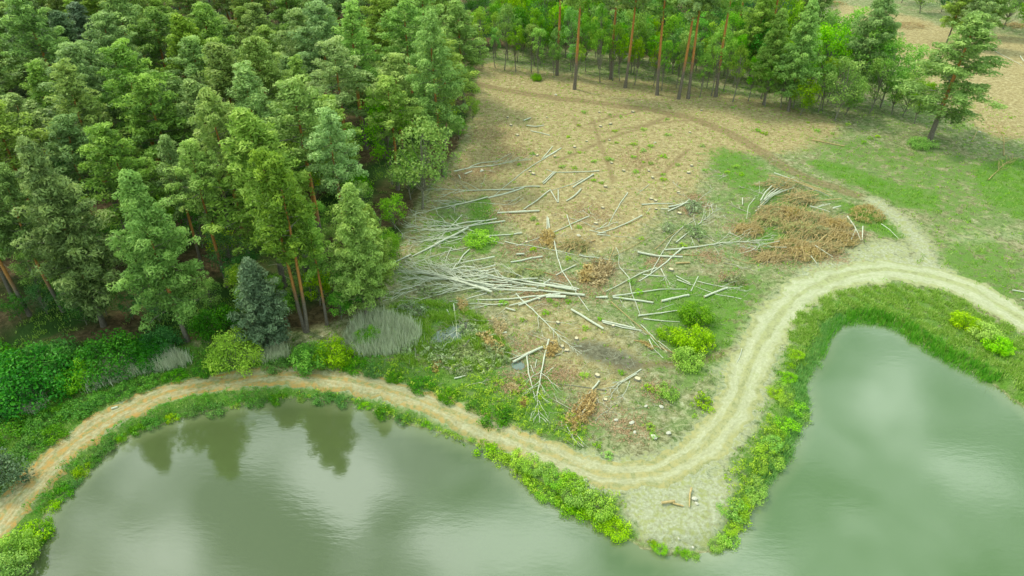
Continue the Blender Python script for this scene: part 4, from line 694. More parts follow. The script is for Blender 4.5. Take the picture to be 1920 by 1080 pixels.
LOGS = '''A|.13|L|725,117 788,90|short white log, uppermost of three on bare brown soil
A|.13|L|752,155 830,167 900,160|crooked white log, middle of three on bare brown soil
A|.11|L|788,198 860,216 950,243|slim white log, lowest of three on bare brown soil
A|.14|T|140,540 290,508 480,490 620,458 800,435|branchy felled birch pointing away from the solitary tall pine
A|.08|P|270,510 360,472 500,458 620,395|thin forked birch lying along the branchy one near the solitary pine
A|.14|L|228,570 292,545|short thick log below the branchy birch near the solitary pine
A|.15|L|358,548 388,538|stubby log piece below the branchy birch
A|.13|L|180,575 195,607|tiny log piece nearest the solitary tall pine
A|.09|P|1040,350 870,450 700,560 570,665 475,755|long thin birch crossing diagonally over two felled birches
A|.1|L|970,335 880,435|short pole at the butt of the long diagonal birch
A|.11|L|1045,348 900,425|white pole lying along the butt of the diagonal birch
A|.11|P|1365,537 1200,542 985,550 915,525|nearly straight birch pole pointing at the forked tyre tracks
A|.12|L|985,548 885,640|pale log leaning against the straight birch pole
A|.1|L|1000,550 893,655|second pale log beside the one leaning on the straight pole
A|.14|L|1318,567 1142,682|thick white log on brown soil below the straight pole
A|.13|L|1213,692 1160,745 1087,793|kinked white log on brown soil below the thick one
A|.07|P|1230,605 1150,650 965,702|thin bent pole meeting the top of a zigzag of logs
A|.11|L|955,700 840,790 725,865|slanting log forming the first stroke of the zigzag
A|.1|L|958,710 1015,808|short log forming the middle stroke of the zigzag
A|.1|L|1020,700 1020,808|short upright log closing the zigzag
A|.14|P|865,675 760,672 650,680|birch butt ending on brown soil below the diagonal pole
A|.14|T|650,692 360,710 160,697 -80,690|horizontal birch reaching the green tree at the forest edge
A|.15|L|430,770 560,735 730,680|thick birch section in line with a long sloping birch
A|.14|T|425,765 150,830 -20,862 -200,905|long sloping birch running under the small green tree
A|.14|L|505,900 650,885 750,875|white log under the twin stacked log by the upper heap
A|.17|L|600,897 730,888 860,878|thick log with dark grey butt lying on another log
A|.13|L|500,948 455,955 405,965|short birch section before the twin long birches
A|.14|T|400,965 230,978 110,1003 -20,1000 -250,1010|upper of two long parallel birches at the forest edge
A|.15|T|570,965 400,985 160,1020 -20,1025 -240,1035|lower of two long parallel birches at the forest edge
A|.03|B|405,575 385,640 360,690|*twig
A|.04|B|700,745 560,830 470,900|*twig
A|.04|B|725,760 650,810 590,860|*twig
B|.12|T|1745,920 1620,938 1200,955 920,965 640,995 350,1010|thin birch below the two long parallel birches
B|.18|L|1065,858 920,940 780,1010 640,1080|thick short birch trunk slanting under the thin birch
C|.14|P|640,0 500,60 345,125|white birch section continuing the thick slanting trunk
C|.11|P|340,110 230,160 120,215 40,250|spotted birch tip poking into the pine foliage
B|.06|P|1520,1050 1330,1000 1200,930|thin stick crossing the bright green shrub
B|.08|T|1010,985 870,1020 700,1060 540,1080|forked thin birch beside the thick slanting trunk
B|.05|B|90,770 200,890 310,990 420,1080|*twig
B|.05|B|240,755 320,800 400,835|*twig
B|.05|T|1400,545 1100,525 830,500 680,495 500,490|very thin bending stem above the two parallel birches
B|.04|B|520,700 575,800|*twig
B|.04|B|590,700 630,750 660,810|*twig
B|.04|B|790,855 840,900 880,945|*twig
B|.06|B|405,640 400,740 405,850|*twig
B|.07|T|920,370 790,420 690,465|short branchy top beside the horizontal birch
C|.07|T|855,20 800,130 765,260|bent branch standing across the bare soil above the fan
C|.09|L|1085,45 1000,120 925,240|pale pole slanting down into the fan by the green shrub
C|.07|L|920,250 850,340|*fan
C|.1|T|1400,170 1150,205 900,255 650,285|*fan
C|.17|T|1365,620 1100,540 850,435 600,365 400,310 270,235|*fan
C|.14|T|1330,600 1000,500 800,440 560,370 380,320|*fan
C|.13|T|1390,545 1100,490 900,440 650,400 400,345 200,330|*fan
C|.12|T|1420,560 1100,480 800,420 500,440 280,400|*fan
C|.1|T|1410,258 1200,300 1000,330 760,380|*fan
C|.09|T|1400,280 1200,330 1050,370 880,430|*fan
C|.1|T|1150,300 1000,280 850,330 700,290 500,215|*fan
C|.08|T|950,440 800,350 650,260 580,215|*fan
C|.07|T|700,400 600,330 480,280 390,250|*fan
C|.1|T|930,540 730,600 500,660 300,730 110,785|slanting birch over the green grass below the fan
C|.09|T|1150,570 930,585 750,610|*fan
C|.07|T|480,470 330,520 120,570 0,620|lonely feathery birch tip touching the bushy pine
C|.08|T|720,470 540,520 300,575 100,650 0,690|branchy birch top hooked with short side twigs
C|.08|P|1300,600 1150,640 1000,685 830,700|reddish birch stem at the lower side of the fan
C|.09|P|1550,725 1350,745 1200,730 1050,742 900,720|hooked pale stem lying by the ditch below the fan
C|.06|T|1350,740 1200,790 1050,800|thin forked branch over the ditch
E|.17|P|1480,245 1330,236|butt end of the longest birch beyond the withered bough
E|.17|T|1190,226 950,205 700,180 400,150 40,130 -250,60|longest white birch, running from the withered bough into the fan
E|.14|T|1090,165 700,100 300,30 -120,-30 -400,-110|*fan
E|.13|T|1030,130 600,70 250,15 0,-10 -280,-90|*fan
E|.1|T|1120,140 850,75 600,20 400,0|*fan
E|.12|T|690,150 400,105 200,60 -50,-30 -250,-120|*fan
E|.12|L|945,258 820,250 700,255|grey log end beneath the white birches
E|.15|P|950,240 780,232 400,245 0,270 -180,275|thick smooth birch lying just below the longest one
E|.12|L|880,218 720,232 500,300 350,350|pale log crossing over the thick smooth birch
E|.1|L|760,215 520,290 235,345|split pale log ending in rusty needles
E|.09|L|755,15 670,70 580,125|short pole lying across the parallel birches
E|.09|L|20,125 240,110 440,85|grey pole tucked under the parallel birches
E|.10|T|320,195 380,270 560,440 740,620 900,790 1010,870 1130,965|long thin birch running down to the muddy wheel rut
E|.14|L|1020,415 1200,520 1430,650|straight white log alone on the brown lower clearing
E|.1|L|190,380 310,410|*low
E|.04|B|195,370 75,465|*twig
H|.12|T|663,-18 640,90 600,290 575,430 555,530 575,700 590,790|upright-looking birch with feathery top ending near the road verge
H|.1|P|450,130 470,300 510,450 540,570|thin birch beside the feathery-topped one
E|.14|L|655,890 500,960 280,1060|thick birch butt at the small puddle
E|.08|T|620,895 420,970 200,1040 20,1110|thin birch alongside the thick butt over the puddle
D|.1|P|670,480 705,700 760,860 880,1040 945,1145 1020,1250 1095,1360|long wavy birch crossing over all the parallel birches
D|.1|L|580,170 580,300 565,410|left pole of a narrow pair on the rusty soil
D|.12|L|595,190 610,350 635,480|thicker pole of a narrow pair on the rusty soil
D|.11|P|1110,175 850,290 625,380|straight pole leading away from the narrow pair
D|.07|P|550,415 350,490 175,555|thin stem continuing towards the bright green shrub
D|.08|L|830,155 860,250 895,340|short stick lying across the straight pole
D|.09|P|45,485 180,525 400,550 640,595 800,625 935,658|curving birch ending at the dead brush clump
D|.1|P|985,660 1080,685 1180,680 1290,705 1420,712|birch section beyond the dead brush clump
D|.05|B|870,190 1020,230 1180,300 1300,345|*twig
D|.14|L|520,680 380,700 240,735 115,750|knobbly pale log on rusty needles
D|.13|L|190,660 290,650|short stub log above the knobbly log
Do|.07|P|300,825 480,855 700,900 900,950 1040,990|reddish thin stem above the parallel birches
D|.09|L|940,795 800,850 690,910|slightly bent log crossed by the long wavy birch
D|.04|B|1150,20 1045,90 920,165|*twig
D|.04|B|1025,85 1150,170 1280,230|*twig
D|.04|B|1100,60 1125,100 1155,140|*twig
D|.09|P|1600,-130 1505,0 1440,110 1350,280|slanting birch pole ending in the central stick heap
D|.12|P|1780,155 1620,238 1430,330 1230,390|long pole running out of the central stick heap
D|.07|L|1115,345 1250,372|*jam
D|.06|L|1340,250 1240,325|*jam
D|.06|L|1360,290 1190,340|*jam
D|.08|L|1210,400 1380,410|*jam
D|.08|L|1220,375 1330,382|*jam
D|.06|P|1480,245 1390,255 1350,300|*jam
Do|.08|L|1190,460 1110,490 1040,515|reddish short log below the central stick heap
Dy|.08|P|1250,745 1210,870 1170,1060|straight yellow stem in the withered orange bough
Dy|.07|P|1430,555 1360,700 1290,870|yellow stem leaning towards the withered orange bough
D|.05|P|1450,560 1490,650 1480,790 1540,850 1620,950|snaking thin stem beside the withered orange bough
G|.07|P|120,5 210,105 240,260 290,380 325,490|snaking stem crossing two level birches
G|.1|P|490,10 350,55 200,140 -30,245|slender birch sloping down to the withered bough
F|.14|P|710,655 560,800 370,940 270,1010|thick straight pole crossing a grey-white log
F|.13|T|525,690 800,660 1100,630 1350,605 1620,575|long level birch whose top reaches the brush pile
F|.17|L|245,720 450,755 700,765|thick grey-white log under the crossing pole
Fy|.14|L|630,835 700,828 775,825|wedge of split pale timber below the grey-white log
Fo|.07|P|565,732 800,740 965,748|orange thin stem beside the thick grey-white log
F|.1|T|635,610 850,430 1000,320 1060,265|forked slanting birch top with many upright twigs
F|.07|P|380,920 480,740 600,570 720,460 850,380|wavy thin stem crossing the thick straight pole
Fy|.05|P|415,690 560,560 700,460 880,335|thin yellow stem beside the forked birch top
Fy|.05|P|0,750 200,655 380,550|thin yellow stem on greyish grass in the clearing centre
F|.12|P|285,238 450,230 600,222|white pole pointing into the small upper log heap
F|.13|L|555,260 700,225 770,205|thick log of the small upper log heap
F|.12|L|550,305 700,235 770,180|sloping log of the small upper log heap
F|.09|L|480,285 560,285|stub beside the small upper log heap
F|.06|T|920,210 770,215|twiggy branch at the end of the small upper log heap
F|.06|T|780,240 900,260 1040,225|forked branch just below the small upper log heap
F|.05|B|870,180 950,110 1020,50|*twig
F|.09|L|300,935 420,950 540,958|level short log under the crossing poles
F|.05|B|360,25 290,80 220,135|*twig
F|.05|B|370,270 325,325|*twig
F|.05|B|780,520 820,620 850,700|*twig
F|.05|B|830,470 880,520 915,560|*twig
F|.05|B|480,880 550,1000 620,1080|*twig
G|.1|P|45,290 350,255 540,225 790,220|long level birch pointing at the dark green shrub
G|.14|L|50,305 250,330 460,360|white log below the level birch
G|.17|L|540,350 680,318 820,285|thickest white log, beside the dark green shrub
G|.16|L|975,300 1090,255 1210,215|thick pale log on the track side of the dark green shrub
G|.08|L|915,90 875,170 840,240|short pole propped above the dark green shrub
G|.08|L|700,130 840,180|lower of two slim poles above the shrub
G|.08|L|690,95 760,130 830,165|upper of two slim poles above the shrub
G|.07|P|1350,325 1100,275 940,215 840,170|thin birch passing behind the thick pale log
G|.07|T|905,140 1100,190 1250,210 1400,245|thin birch with brown twigs by the sandy track
G|.05|P|500,430 670,365|*low
G|.11|P|305,500 550,465 825,425|upper of two level logs beside the bright shrubs
G|.09|P|360,525 550,545 725,550|lower of two level logs beside the bright shrubs
G|.13|L|-60,548 130,590 270,620|upper white pole of a close pair on the lower clearing
G|.09|L|-55,562 150,615 340,645|lower white pole of a close pair on the lower clearing
Gy|.06|P|30,345 250,550 450,700 600,850|long yellow stem running down to the crossed sticks
G|.06|P|335,580 450,690 600,845|*low
G|.08|P|415,730 470,830 565,915|*low
Go|.06|P|265,740 500,800 760,890|reddish pole across the crossed sticks of the lower clearing
G|.05|P|430,700 540,830|*low
G|.05|P|510,740 630,835|*low
G|.05|P|1355,825 1340,900 1310,960|single thin branch on pale soil inside the road bend
G|.05|B|110,300 150,370 205,430|*twig
G|.05|B|540,10 580,120 610,215|*twig
H|.12|P|1150,375 1080,450 960,590 860,720|pole slanting into the rusty bough of the lower clearing
H|.13|L|1045,600 990,690 935,795|white pole at the side of the rusty bough
Hg|.07|P|1225,460 1080,440 900,415 700,400|grey level stem crossed by the slanting pole
H|.08|T|1555,270 1400,360 1300,420 1215,500|upper of two forked birch tops below the mud
H|.08|T|1510,310 1350,400 1240,540|lower of two forked birch tops below the mud
H|.05|B|1445,370 1420,460 1340,570|*twig
H|.05|B|710,240 620,310 520,355|*twig
H|.05|L|545,170 530,250|*low
H|.05|L|490,220 520,300|*low
H|.06|P|830,800 880,900 960,1005|bent thin branch reaching the road verge
H|.05|B|940,900 1000,970 1050,1010|*twig
I|.1|P|427,-10 420,200 405,330 405,600|forked white birch standing out over the reeds
I|.06|P|430,220 465,380 480,560|right fork of the white birch over the reeds
I|.06|P|410,310 375,400 340,475|left fork of the white birch over the reeds
I|.08|T|530,-15 500,100 450,190|small forked birch top beside the birch over the reeds
I|.09|P|825,-10 880,110 940,250|pole leaning into the ditch crown
I|.1|T|902,-62 925,100 945,300 970,450 990,620|drooping birch whose thin branches hang over the ditch
I|.15|L|1500,255 1380,278 1270,300|pale log on rusty needles by the ditch
Iy|.08|P|1465,485 1320,380 1190,320|yellow stem with orange needles near the puddle
Ig|.07|L|1330,205 1230,215|grey stub by the edge of the ditch
Ig|.05|P|100,295 400,130 560,30|grey pole lying in the reeds
I|.08|L|910,785 980,770 1050,745|white stick in green grass under the ditch
Iy|.08|L|1030,615 1085,617|orange chip of wood nearest the ditch crown
J|.11|L|345,345 400,250 470,170|*pile
J|.1|P|350,350 440,240 530,150|*pile
J|.1|P|380,330 480,240 560,170|*pile
J|.1|P|400,310 560,200 710,140|*pile
J|.08|P|300,420 480,270 650,180|*pile
J|.08|P|590,160 640,120 695,80|*pile
J|.1|P|430,280 520,200 620,130|*pile
J|.09|P|360,360 500,220 560,130|*pile
J|.08|P|320,400 440,300 600,210|*pile
J|.07|P|420,320 560,240 690,190|*pile
Jy|.11|P|430,90 700,120 900,190 1060,240|*pile
J|.1|P|485,60 720,130 920,185|*pile
Jy|.1|P|700,150 900,215 1080,275|*pile
J|.09|P|760,160 980,240 1050,265|*pile
Jy|.08|P|560,110 800,160 1000,225|*pile
Jy|.08|P|890,240 770,260 660,275|yellow stem at the upper side of the brush pile
Jy|.12|P|930,288 700,320 500,370|thick yellow stem with a round cut end on the brush pile
Jy|.1|P|1170,302 920,315 700,330|yellow stem poking out over the grass from the brush pile
Jy|.07|P|890,250 830,330 790,400|yellow stem leaning down from the thick yellow one
J|.12|P|850,370 960,395 1060,425|white pole on grass at the back of the brush pile
J|.13|L|1070,430 1110,405 1160,385|short white log with a round end beside the white pole
J|.07|L|1050,378 940,390|white stick above the white pole
J|.07|L|990,362 900,385|uppermost white stick on the grass by the brush pile
J|.11|P|1230,480 1310,590 1370,710|white pole between the brush pile and the orange pine top
J|.09|L|1380,600 1380,720|short upright stick below the orange pine top
J|.07|L|1310,620 1270,710|slanting stick beside the short upright stick
Jy|.13|L|1085,625 1010,680 935,740|pale yellow log on top of the brush pile
Jy|.08|T|970,820 1100,680 1200,590|slender branching stem at the front of the brush pile
Jy|.09|P|1130,560 1180,520 1235,480|yellow stem end beside the white pole of the pile
J|.07|P|890,820 980,865 1080,905|white stick sticking out towards the sandy road
J|.06|L|850,920 920,975|last white stick before the sandy road
J|.06|P|1560,590 1650,640 1740,720|lone stick on sparse grass beneath the orange pine top
J|.06|T|540,745 400,770 300,795 180,800|white branchy stem at the low side of the brush pile
J|.05|T|610,815 450,800 300,795|thin white stem touching the branchy one
J|.05|P|300,820 250,845 120,865|short thin stem nearest the long level birch
Jy|.05|T|70,870 150,910 300,935|yellowish twigs scattered below the long level birch
J|.05|B|345,95 352,200 330,280|*twig
J|.06|P|290,320 235,380 210,510|bent pale branch on the clearing side of the brush pile
J|.05|B|400,185 350,230|*twig
Jy|.06|P|310,430 330,480 270,540|curled yellow branch at the brush pile corner
J|.09|L|175,270 175,340|short white stub near the curled yellow branch
Ky|.11|L|237,785 330,800 430,820|straight yellow pole lying between the track and the thicket
Ky|.07|L|660,285 722,342|yellow pole on the soil of the upper clearing
K|.1|P|1185,215 1260,270 1330,315 1430,370|white spotted birch fallen in the upper clearing
K|.13|L|1420,312 1440,345|white log cut off near the fallen spotted birch
Ky|.09|T|1325,875 1330,760 1300,700|forked pale branch upright on the open soil
Ky|.08|T|1240,1010 1330,920 1390,890|dry branch lying in bright green grass
Ky|.06|L|1175,740 1150,790|yellow stick under the wide leaning pine
Ly|.14|L|840,672 915,660|brown driftwood log on the tip of the spit
Ly|.1|L|905,670 965,685|short driftwood log meeting the brown one
Ly|.11|P|1010,590 1000,640 1000,695|upright driftwood log beside pale stones on the spit
Z|.12|L|208,765 220,761|small white log lying on the dirt road
Z|.09|L|1898,543 1925,547|white stick on the grass above the sandy road
Z|.09|L|1915,560 1930,562|white stub below the stick above the sandy road'''
rf = random.Random(11)
for k in range(18):                       # further birches of the fan, butts to the east and tops towards the forest
    bx, by = rf.uniform(905, 1010), rf.uniform(505, 552); tx, ty = rf.uniform(745, 850), rf.uniform(488, 565)
    if k > 11: bx, by, tx, ty = rf.uniform(850, 940), rf.uniform(385, 490), rf.uniform(740, 800), rf.uniform(390, 500)
    mx_, my_ = (bx + tx) / 2, (by + ty) / 2 + rf.uniform(-6, 6)
    LOGS += '\nZ|%.2f|T|%.0f,%.0f %.0f,%.0f %.0f,%.0f|%s' % (rf.uniform(.08, .12), bx, by, mx_, my_, tx, ty, '*fan' if k <= 11 else '*edge')
GROUPS['*edge'] = ('thin felled birch lying with its top in the forest edge', 'birches with tops in the forest edge')
def side_branches(P, rad, acc, r, L, dens=1.0):
    n = int(max(4, min(12, L * 1.05)) * dens); t = np.linspace(0, 1, len(P)); 
    for k in range(n):
        u = .38 + .6 * (k + r.random()) / n; p = np.array([np.interp(u, t, P[:, c]) for c in range(3)]); q = np.array([np.interp(min(1, u + .05), t, P[:, c]) for c in range(3)]); d = unit(q - p)
        sgn = 1 if k % 2 else -1; a = R(r.uniform(16, 38)) * sgn; dd = np.array([d[0] * math.cos(a) - d[1] * math.sin(a), d[0] * math.sin(a) + d[1] * math.cos(a), r.uniform(-.02, .35)])
        ln = L * r.uniform(.12, .27) * (1.25 - u) / .7 + .25; e = p + unit(dd) * ln; e[2] = max(e[2], p[2] - .1)
        Q = limb(p, e, .036 * (1.25 - u) + .02, .014, acc, r, 5, .07)
        for s in range(2):
            m_ = Q[2 + s]; b = a * r.uniform(.3, 1.6); f = np.array([d[0] * math.cos(b) - d[1] * math.sin(b), d[0] * math.sin(b) + d[1] * math.cos(b), r.uniform(-.1, .25)])
            limb(m_, m_ + f * ln * r.uniform(.3, .55), .02, .012, acc, r, 3, .06)
count = {}
KINDN = {'L': ('birch_log', 'log'), 'P': ('birch_pole', 'pole'), 'T': ('felled_birch', 'felled tree'), 'B': ('bare_branch', 'branch')}
for li, row in enumerate(LOGS.split('\n')):
    reg, rad, kind, pts, lab = row.split('|'); rad = float(rad) * (1.0 if lab == '*fan' or reg[0] == 'E' else .88); sp_ = reg[1:]; ox, oy, s = REG[reg[0]]
    r = np.random.default_rng(1000 + li); pl = [tuple(map(float, q.split(','))) for q in pts.split()]
    XYp = np.array([at(ox + a / s, oy + b / s, .15) for a, b in pl]); seg = np.hypot(*np.diff(XYp, axis=0).T); L = seg.sum(); cs = np.r_[0, np.cumsum(seg)]
    m_ = max(4, int(L / .6)); q = np.linspace(0, L, m_); X_, Y_ = np.interp(q, cs, XYp[:, 0]), np.interp(q, cs, XYp[:, 1])
    if kind != 'L': X_ = X_ + .05 * np.cumsum(r.normal(0, .35, m_)) * (q / L > 0); Y_ = Y_ + .05 * np.cumsum(r.normal(0, .35, m_))
    zg = ground_z(X_, Y_); mid = (zg.max() if L < 2.5 else np.convolve(np.pad(zg, 4, 'edge'), np.ones(9) / 9, 'valid'))
    stack = lab in ('*fan', '*pile'); lift = (r.uniform(0, .55 if stack else .12) if reg[0] != 'J' or ox + float(pts.split()[0].split(',')[0]) / s < 1410 else r.uniform(.35, 1.0)) if kind != 'B' else .02
    tt = q / L; taper = (1 - .12 * tt) if kind == 'L' else (1 - .5 * tt if kind == 'P' else 1 - .82 * tt)
    Zv = np.maximum(mid, zg) + rad * taper + lift * (1 - .4 * tt) - .02
    org = np.array([X_[0], Y_[0], Zv[0]]); ang = math.atan2(Y_[-1] - Y_[0], X_[-1] - X_[0]); ca, sa = math.cos(-ang), math.sin(-ang)
    Pw = np.stack([X_, Y_, Zv], 1) - org; P = np.stack([Pw[:, 0] * ca - Pw[:, 1] * sa, Pw[:, 0] * sa + Pw[:, 1] * ca, Pw[:, 2]], 1)
    mk = M[{'': 'bark_birch', 'y': 'bark_tan', 'o': 'bark_orange', 'g': 'bark_grey'}[sp_]]
    a = Acc(); tube(P, rad * taper * (1 + r.normal(0, .05, m_)), 8, False, 0, a)
    if kind in 'PT' and rad < .1 or kind == 'L':     # knots
        pass
    grp = None
    if lab in GROUPS: lab, grp = GROUPS[lab]
    nm, cat = KINDN[kind]
    if sp_ and nm.startswith('birch'): nm = 'debarked_pole' if sp_ != 'g' else 'grey_pole'
    if 'driftwood' in lab: nm = 'driftwood_log'
    t = thing(nm, org.tolist(), lab, cat, grp, ang)
    link('trunk' if kind == 'T' else 'stem', a.mesh('stem', [mk], True), t)
    if rad >= .09:
        cf = Acc(); k8 = np.arange(8) * math.pi / 4
        for end, d in ((0, P[0] - P[1]), (-1, P[-1] - P[-2])):
            if end == -1 and kind == 'T': continue
            d = unit(d); rr = rad * taper[end] * .98; u_ = unit(np.cross(d, [0, 0, 1.])); v_ = np.cross(d, u_); c0 = P[end] + d * .004
            V = [c0 + d * .01] + [c0 + rr * (u_ * math.cos(z) + v_ * math.sin(z)) for z in k8]; cf.add(V, [[0, 1 + k, 1 + (k + 1) % 8, 1 + (k + 2) % 8] for k in range(0, 8, 2)])
        link('cut_face', cf.mesh('cut_face', [M['bark_cut']]), t)
    if kind == 'T' or (kind == 'B' and L > 2):
        b = Acc(); side_branches(P, rad, b, r, L, (.6 if grp and 'birches' in grp else 1.0) if kind == 'T' else .5); link('branches', b.mesh('side_branches', [mk], True), t)

rr_ = random.Random(5)
for k in range(70):                      # more thin cast-off branches over the middle of the clearing
    px, py = rr_.choice([(rr_.gauss(1180, 130), rr_.gauss(470, 70)), (rr_.gauss(860, 60), rr_.gauss(480, 70)), (rr_.gauss(1420, 60), rr_.gauss(430, 50)), (rr_.gauss(1050, 80), rr_.gauss(680, 60))])
    x0, y0 = at(px, py); a = rr_.choice([rr_.gauss(.3, .5), rr_.gauss(2.2, .4)]); L = rr_.uniform(1.5, 4.5); q = np.linspace(0, L, 6); r = np.random.default_rng(k)
    if sdf(np.array([x0]), np.array([y0]))[0] < 5: continue
    P = np.stack([q, .1 * np.cumsum(r.normal(size=6)), .05 + .04 * r.random(6)], 1); t = thing('bare_branch', (x0, y0, gz(x0, y0)), GROUPS['*twig'][0], 'branch', GROUPS['*twig'][1], a)
    ac_ = Acc(); tube(P, np.linspace(.045, .015, 6), 6, False, 0, ac_); link('stem', ac_.mesh('stem', [M['bark_twig']], True), t); b = Acc(); side_branches(P, .04, b, r, L, .8); link('branches', b.mesh('side_branches', [M['bark_twig']], True), t)
# ================================================================ withered boughs and brush piles
def bough_meshes(seed, L=3.4, wd=.8, m='rust', stem='bark_tan', n=18, den=13, hgt=.25):
    r = np.random.default_rng(seed); st = Acc(); fo = Acc(); P = limb((0, 0, .12), (L, r.normal(0, .15), hgt * .4), .07, .015, st, r, 7, .05); C, Q, T = [], [], []
    for k in range(n):
        u = .12 + .86 * (k + r.random()) / n; i = min(5, int(u * 6)); p = P[i]; a = (1 if k % 2 else -1) * R(r.uniform(15, 45)); ln = wd * r.uniform(.55, 1.2) * (1.15 - .5 * u)
        e = p + np.array([math.cos(a), math.sin(a), r.uniform(-.1, .5) * hgt]) * ln; Q_ = limb(p, e, .03, .012, st, r, 4, .1)
        for w_ in range(3):
            c = Q_[1 + w_] + r.normal(0, .10, 3); c[2] = max(c[2], .08); C.append(c); Q.append(r.uniform(.14, .30)); T.append(.5 + r.normal(0, .25))
    leaves(fo, C, Q, den, .28, .075, T, r, .55, .5, .8)
    return (('stem', st.mesh('bough_stem', [M[stem]], True)), ('needles', fo.mesh('bough_needles', [M[m]])))
def heap_meshes(seed, rx, ry, h, mats, sticks=40, n=60, den=15):
    r = np.random.default_rng(seed); st = Acc(); parts = []
    for k in range(sticks):
        a = r.uniform(0, 6.28); q = r.random() ** .5; x, y = rx * q * math.cos(a), ry * q * math.sin(a); z = h * (1 - q * q) * r.uniform(.4, 1.1) + .08; b = r.normal(.6, .6); ln = r.uniform(1.0, 3.4)
        limb((x - ln / 2 * math.cos(b), y - ln / 2 * math.sin(b), max(.05, z - r.uniform(0, .3))), (x + ln / 2 * math.cos(b), y + ln / 2 * math.sin(b), z + r.uniform(.1, .8)), .05, .02, st, r, 5, .08)
    parts.append(('sticks', st.mesh('heap_sticks', [M['bark_tan']], True)))
    for mk, sh in mats:
        fo = Acc(); C, Q, T = [], [], []
        for k in range(int(n * sh)):
            a = r.uniform(0, 6.28); q = r.random() ** .5; C.append((rx * q * math.cos(a), ry * q * math.sin(a), h * (1 - q * q) * r.uniform(.6, 1) + .05)); Q.append(r.uniform(.2, .45)); T.append(.5 + r.normal(0, .25))
        leaves(fo, C, Q, den, .36, .05, T, r, .6, .6, .9); parts.append(('needles', fo.mesh('heap_needles', [M[mk]])))
    return tuple(parts)
BO = {'r': [bough_meshes(201), bough_meshes(202, 2.4, 1.0), bough_meshes(203, 3.4, 1.4)], 'w': [bough_meshes(204, 3, 1.4, 'wilt', 'bark_grey'), bough_meshes(205, 2.6, 1.2, 'wilt', 'bark_grey')],
      't': [bough_meshes(206, 3.2, 1.5, 'tangle', 'bark_grey', 20, 12)]}
boughs = [(1125,487,1095,585,'r',1.45,'large withered orange bough fallen over the longest birch'),(1142,490,1118,540,'r',1.0,'smaller orange bough leaning on the large withered one'),(1105,500,1080,550,'r',1.0,'orange spray of needles on the clearing side of the large bough'),
 (1118,750,1075,800,'r',1.2,'rusty bough between two white poles of the lower clearing'),(1118,730,1095,765,'r',.8,'small orange bough above the rusty one of the lower clearing'),(945,665,905,625,'r',1.1,'orange-needled bough between the ditch and puddle'),(940,640,930,600,'r',.8,'rusty tuft of twigs beside the pale log at the ditch'),
 (870,590,862,560,'r',.55,'small rust-brown bough at the end of the fan'),(822,670,812,702,'r',.5,'tiny rust-brown fork of twigs in the verge grass'),(940,675,935,650,'r',.6,'orange sprig beside the small puddle'),(975,740,955,720,'r',.7,'rusty dead sprig in grass near the feathery-topped birch'),(985,745,975,770,'r',.6,'brown dead sprig above the road verge'),
 (1040,640,1015,690,'r',.6,'orange twigs beside the upright-looking birch'),(1030,430,1028,480,'r',.6,'brown twigs under the narrow pair of poles'),(1200,640,1225,660,'r',.4,None),(1215,730,1230,735,'r',.5,'dry brown sprig near the small yellow-green bush'),
 (870,655,905,690,'w',1.3,'grey-green crown top lying across the ditch'),(850,620,800,660,'w',1.2,None),(880,640,850,690,'w',1.1,None),(800,640,830,690,'t',1.2,None),(770,620,750,660,'t',1.2,None),(910,640,960,700,'w',1.0,None),(860,600,900,640,'t',1.0,None),(740,650,720,610,'t',1.1,None),(830,690,870,700,'t',1.0,None),(900,670,930,655,'w',.9,None),
 (800,600,760,570,'t',1.0,None),(780,540,820,555,'t',.9,None),(1000,530,1010,505,'w',.8,None),(985,505,960,520,'w',.8,None),(1310,455,1300,420,'t',.9,None),(1290,405,1310,380,'t',1.0,None),(1240,440,1260,425,'t',.8,None),(1350,530,1400,525,'t',.8,None)]
for x0, y0, x1, y1, k, s_, lab in boughs:
    a, b = np.array(at(x0, y0)), np.array(at(x1, y1)); d = b - a; v = random.choice(BO[k]); g_ = None
    if lab is None: lab, g_ = ('greyish tangled crown branches left on the ground', 'tangled crown branches on the ground') if k != 'r' else ('tiny rusty sprig among the crossed sticks', None)
    place('withered_bough' if k == 'r' else 'crown_branch', v, a[0], a[1], lab, 'branch', g_, s=max(.5, min(2.2, math.hypot(*d) / 3.0)) * .5 + .5 * s_, rot=math.atan2(d[1], d[0]), lean=(0, 0), z=gz(*a) + .1)
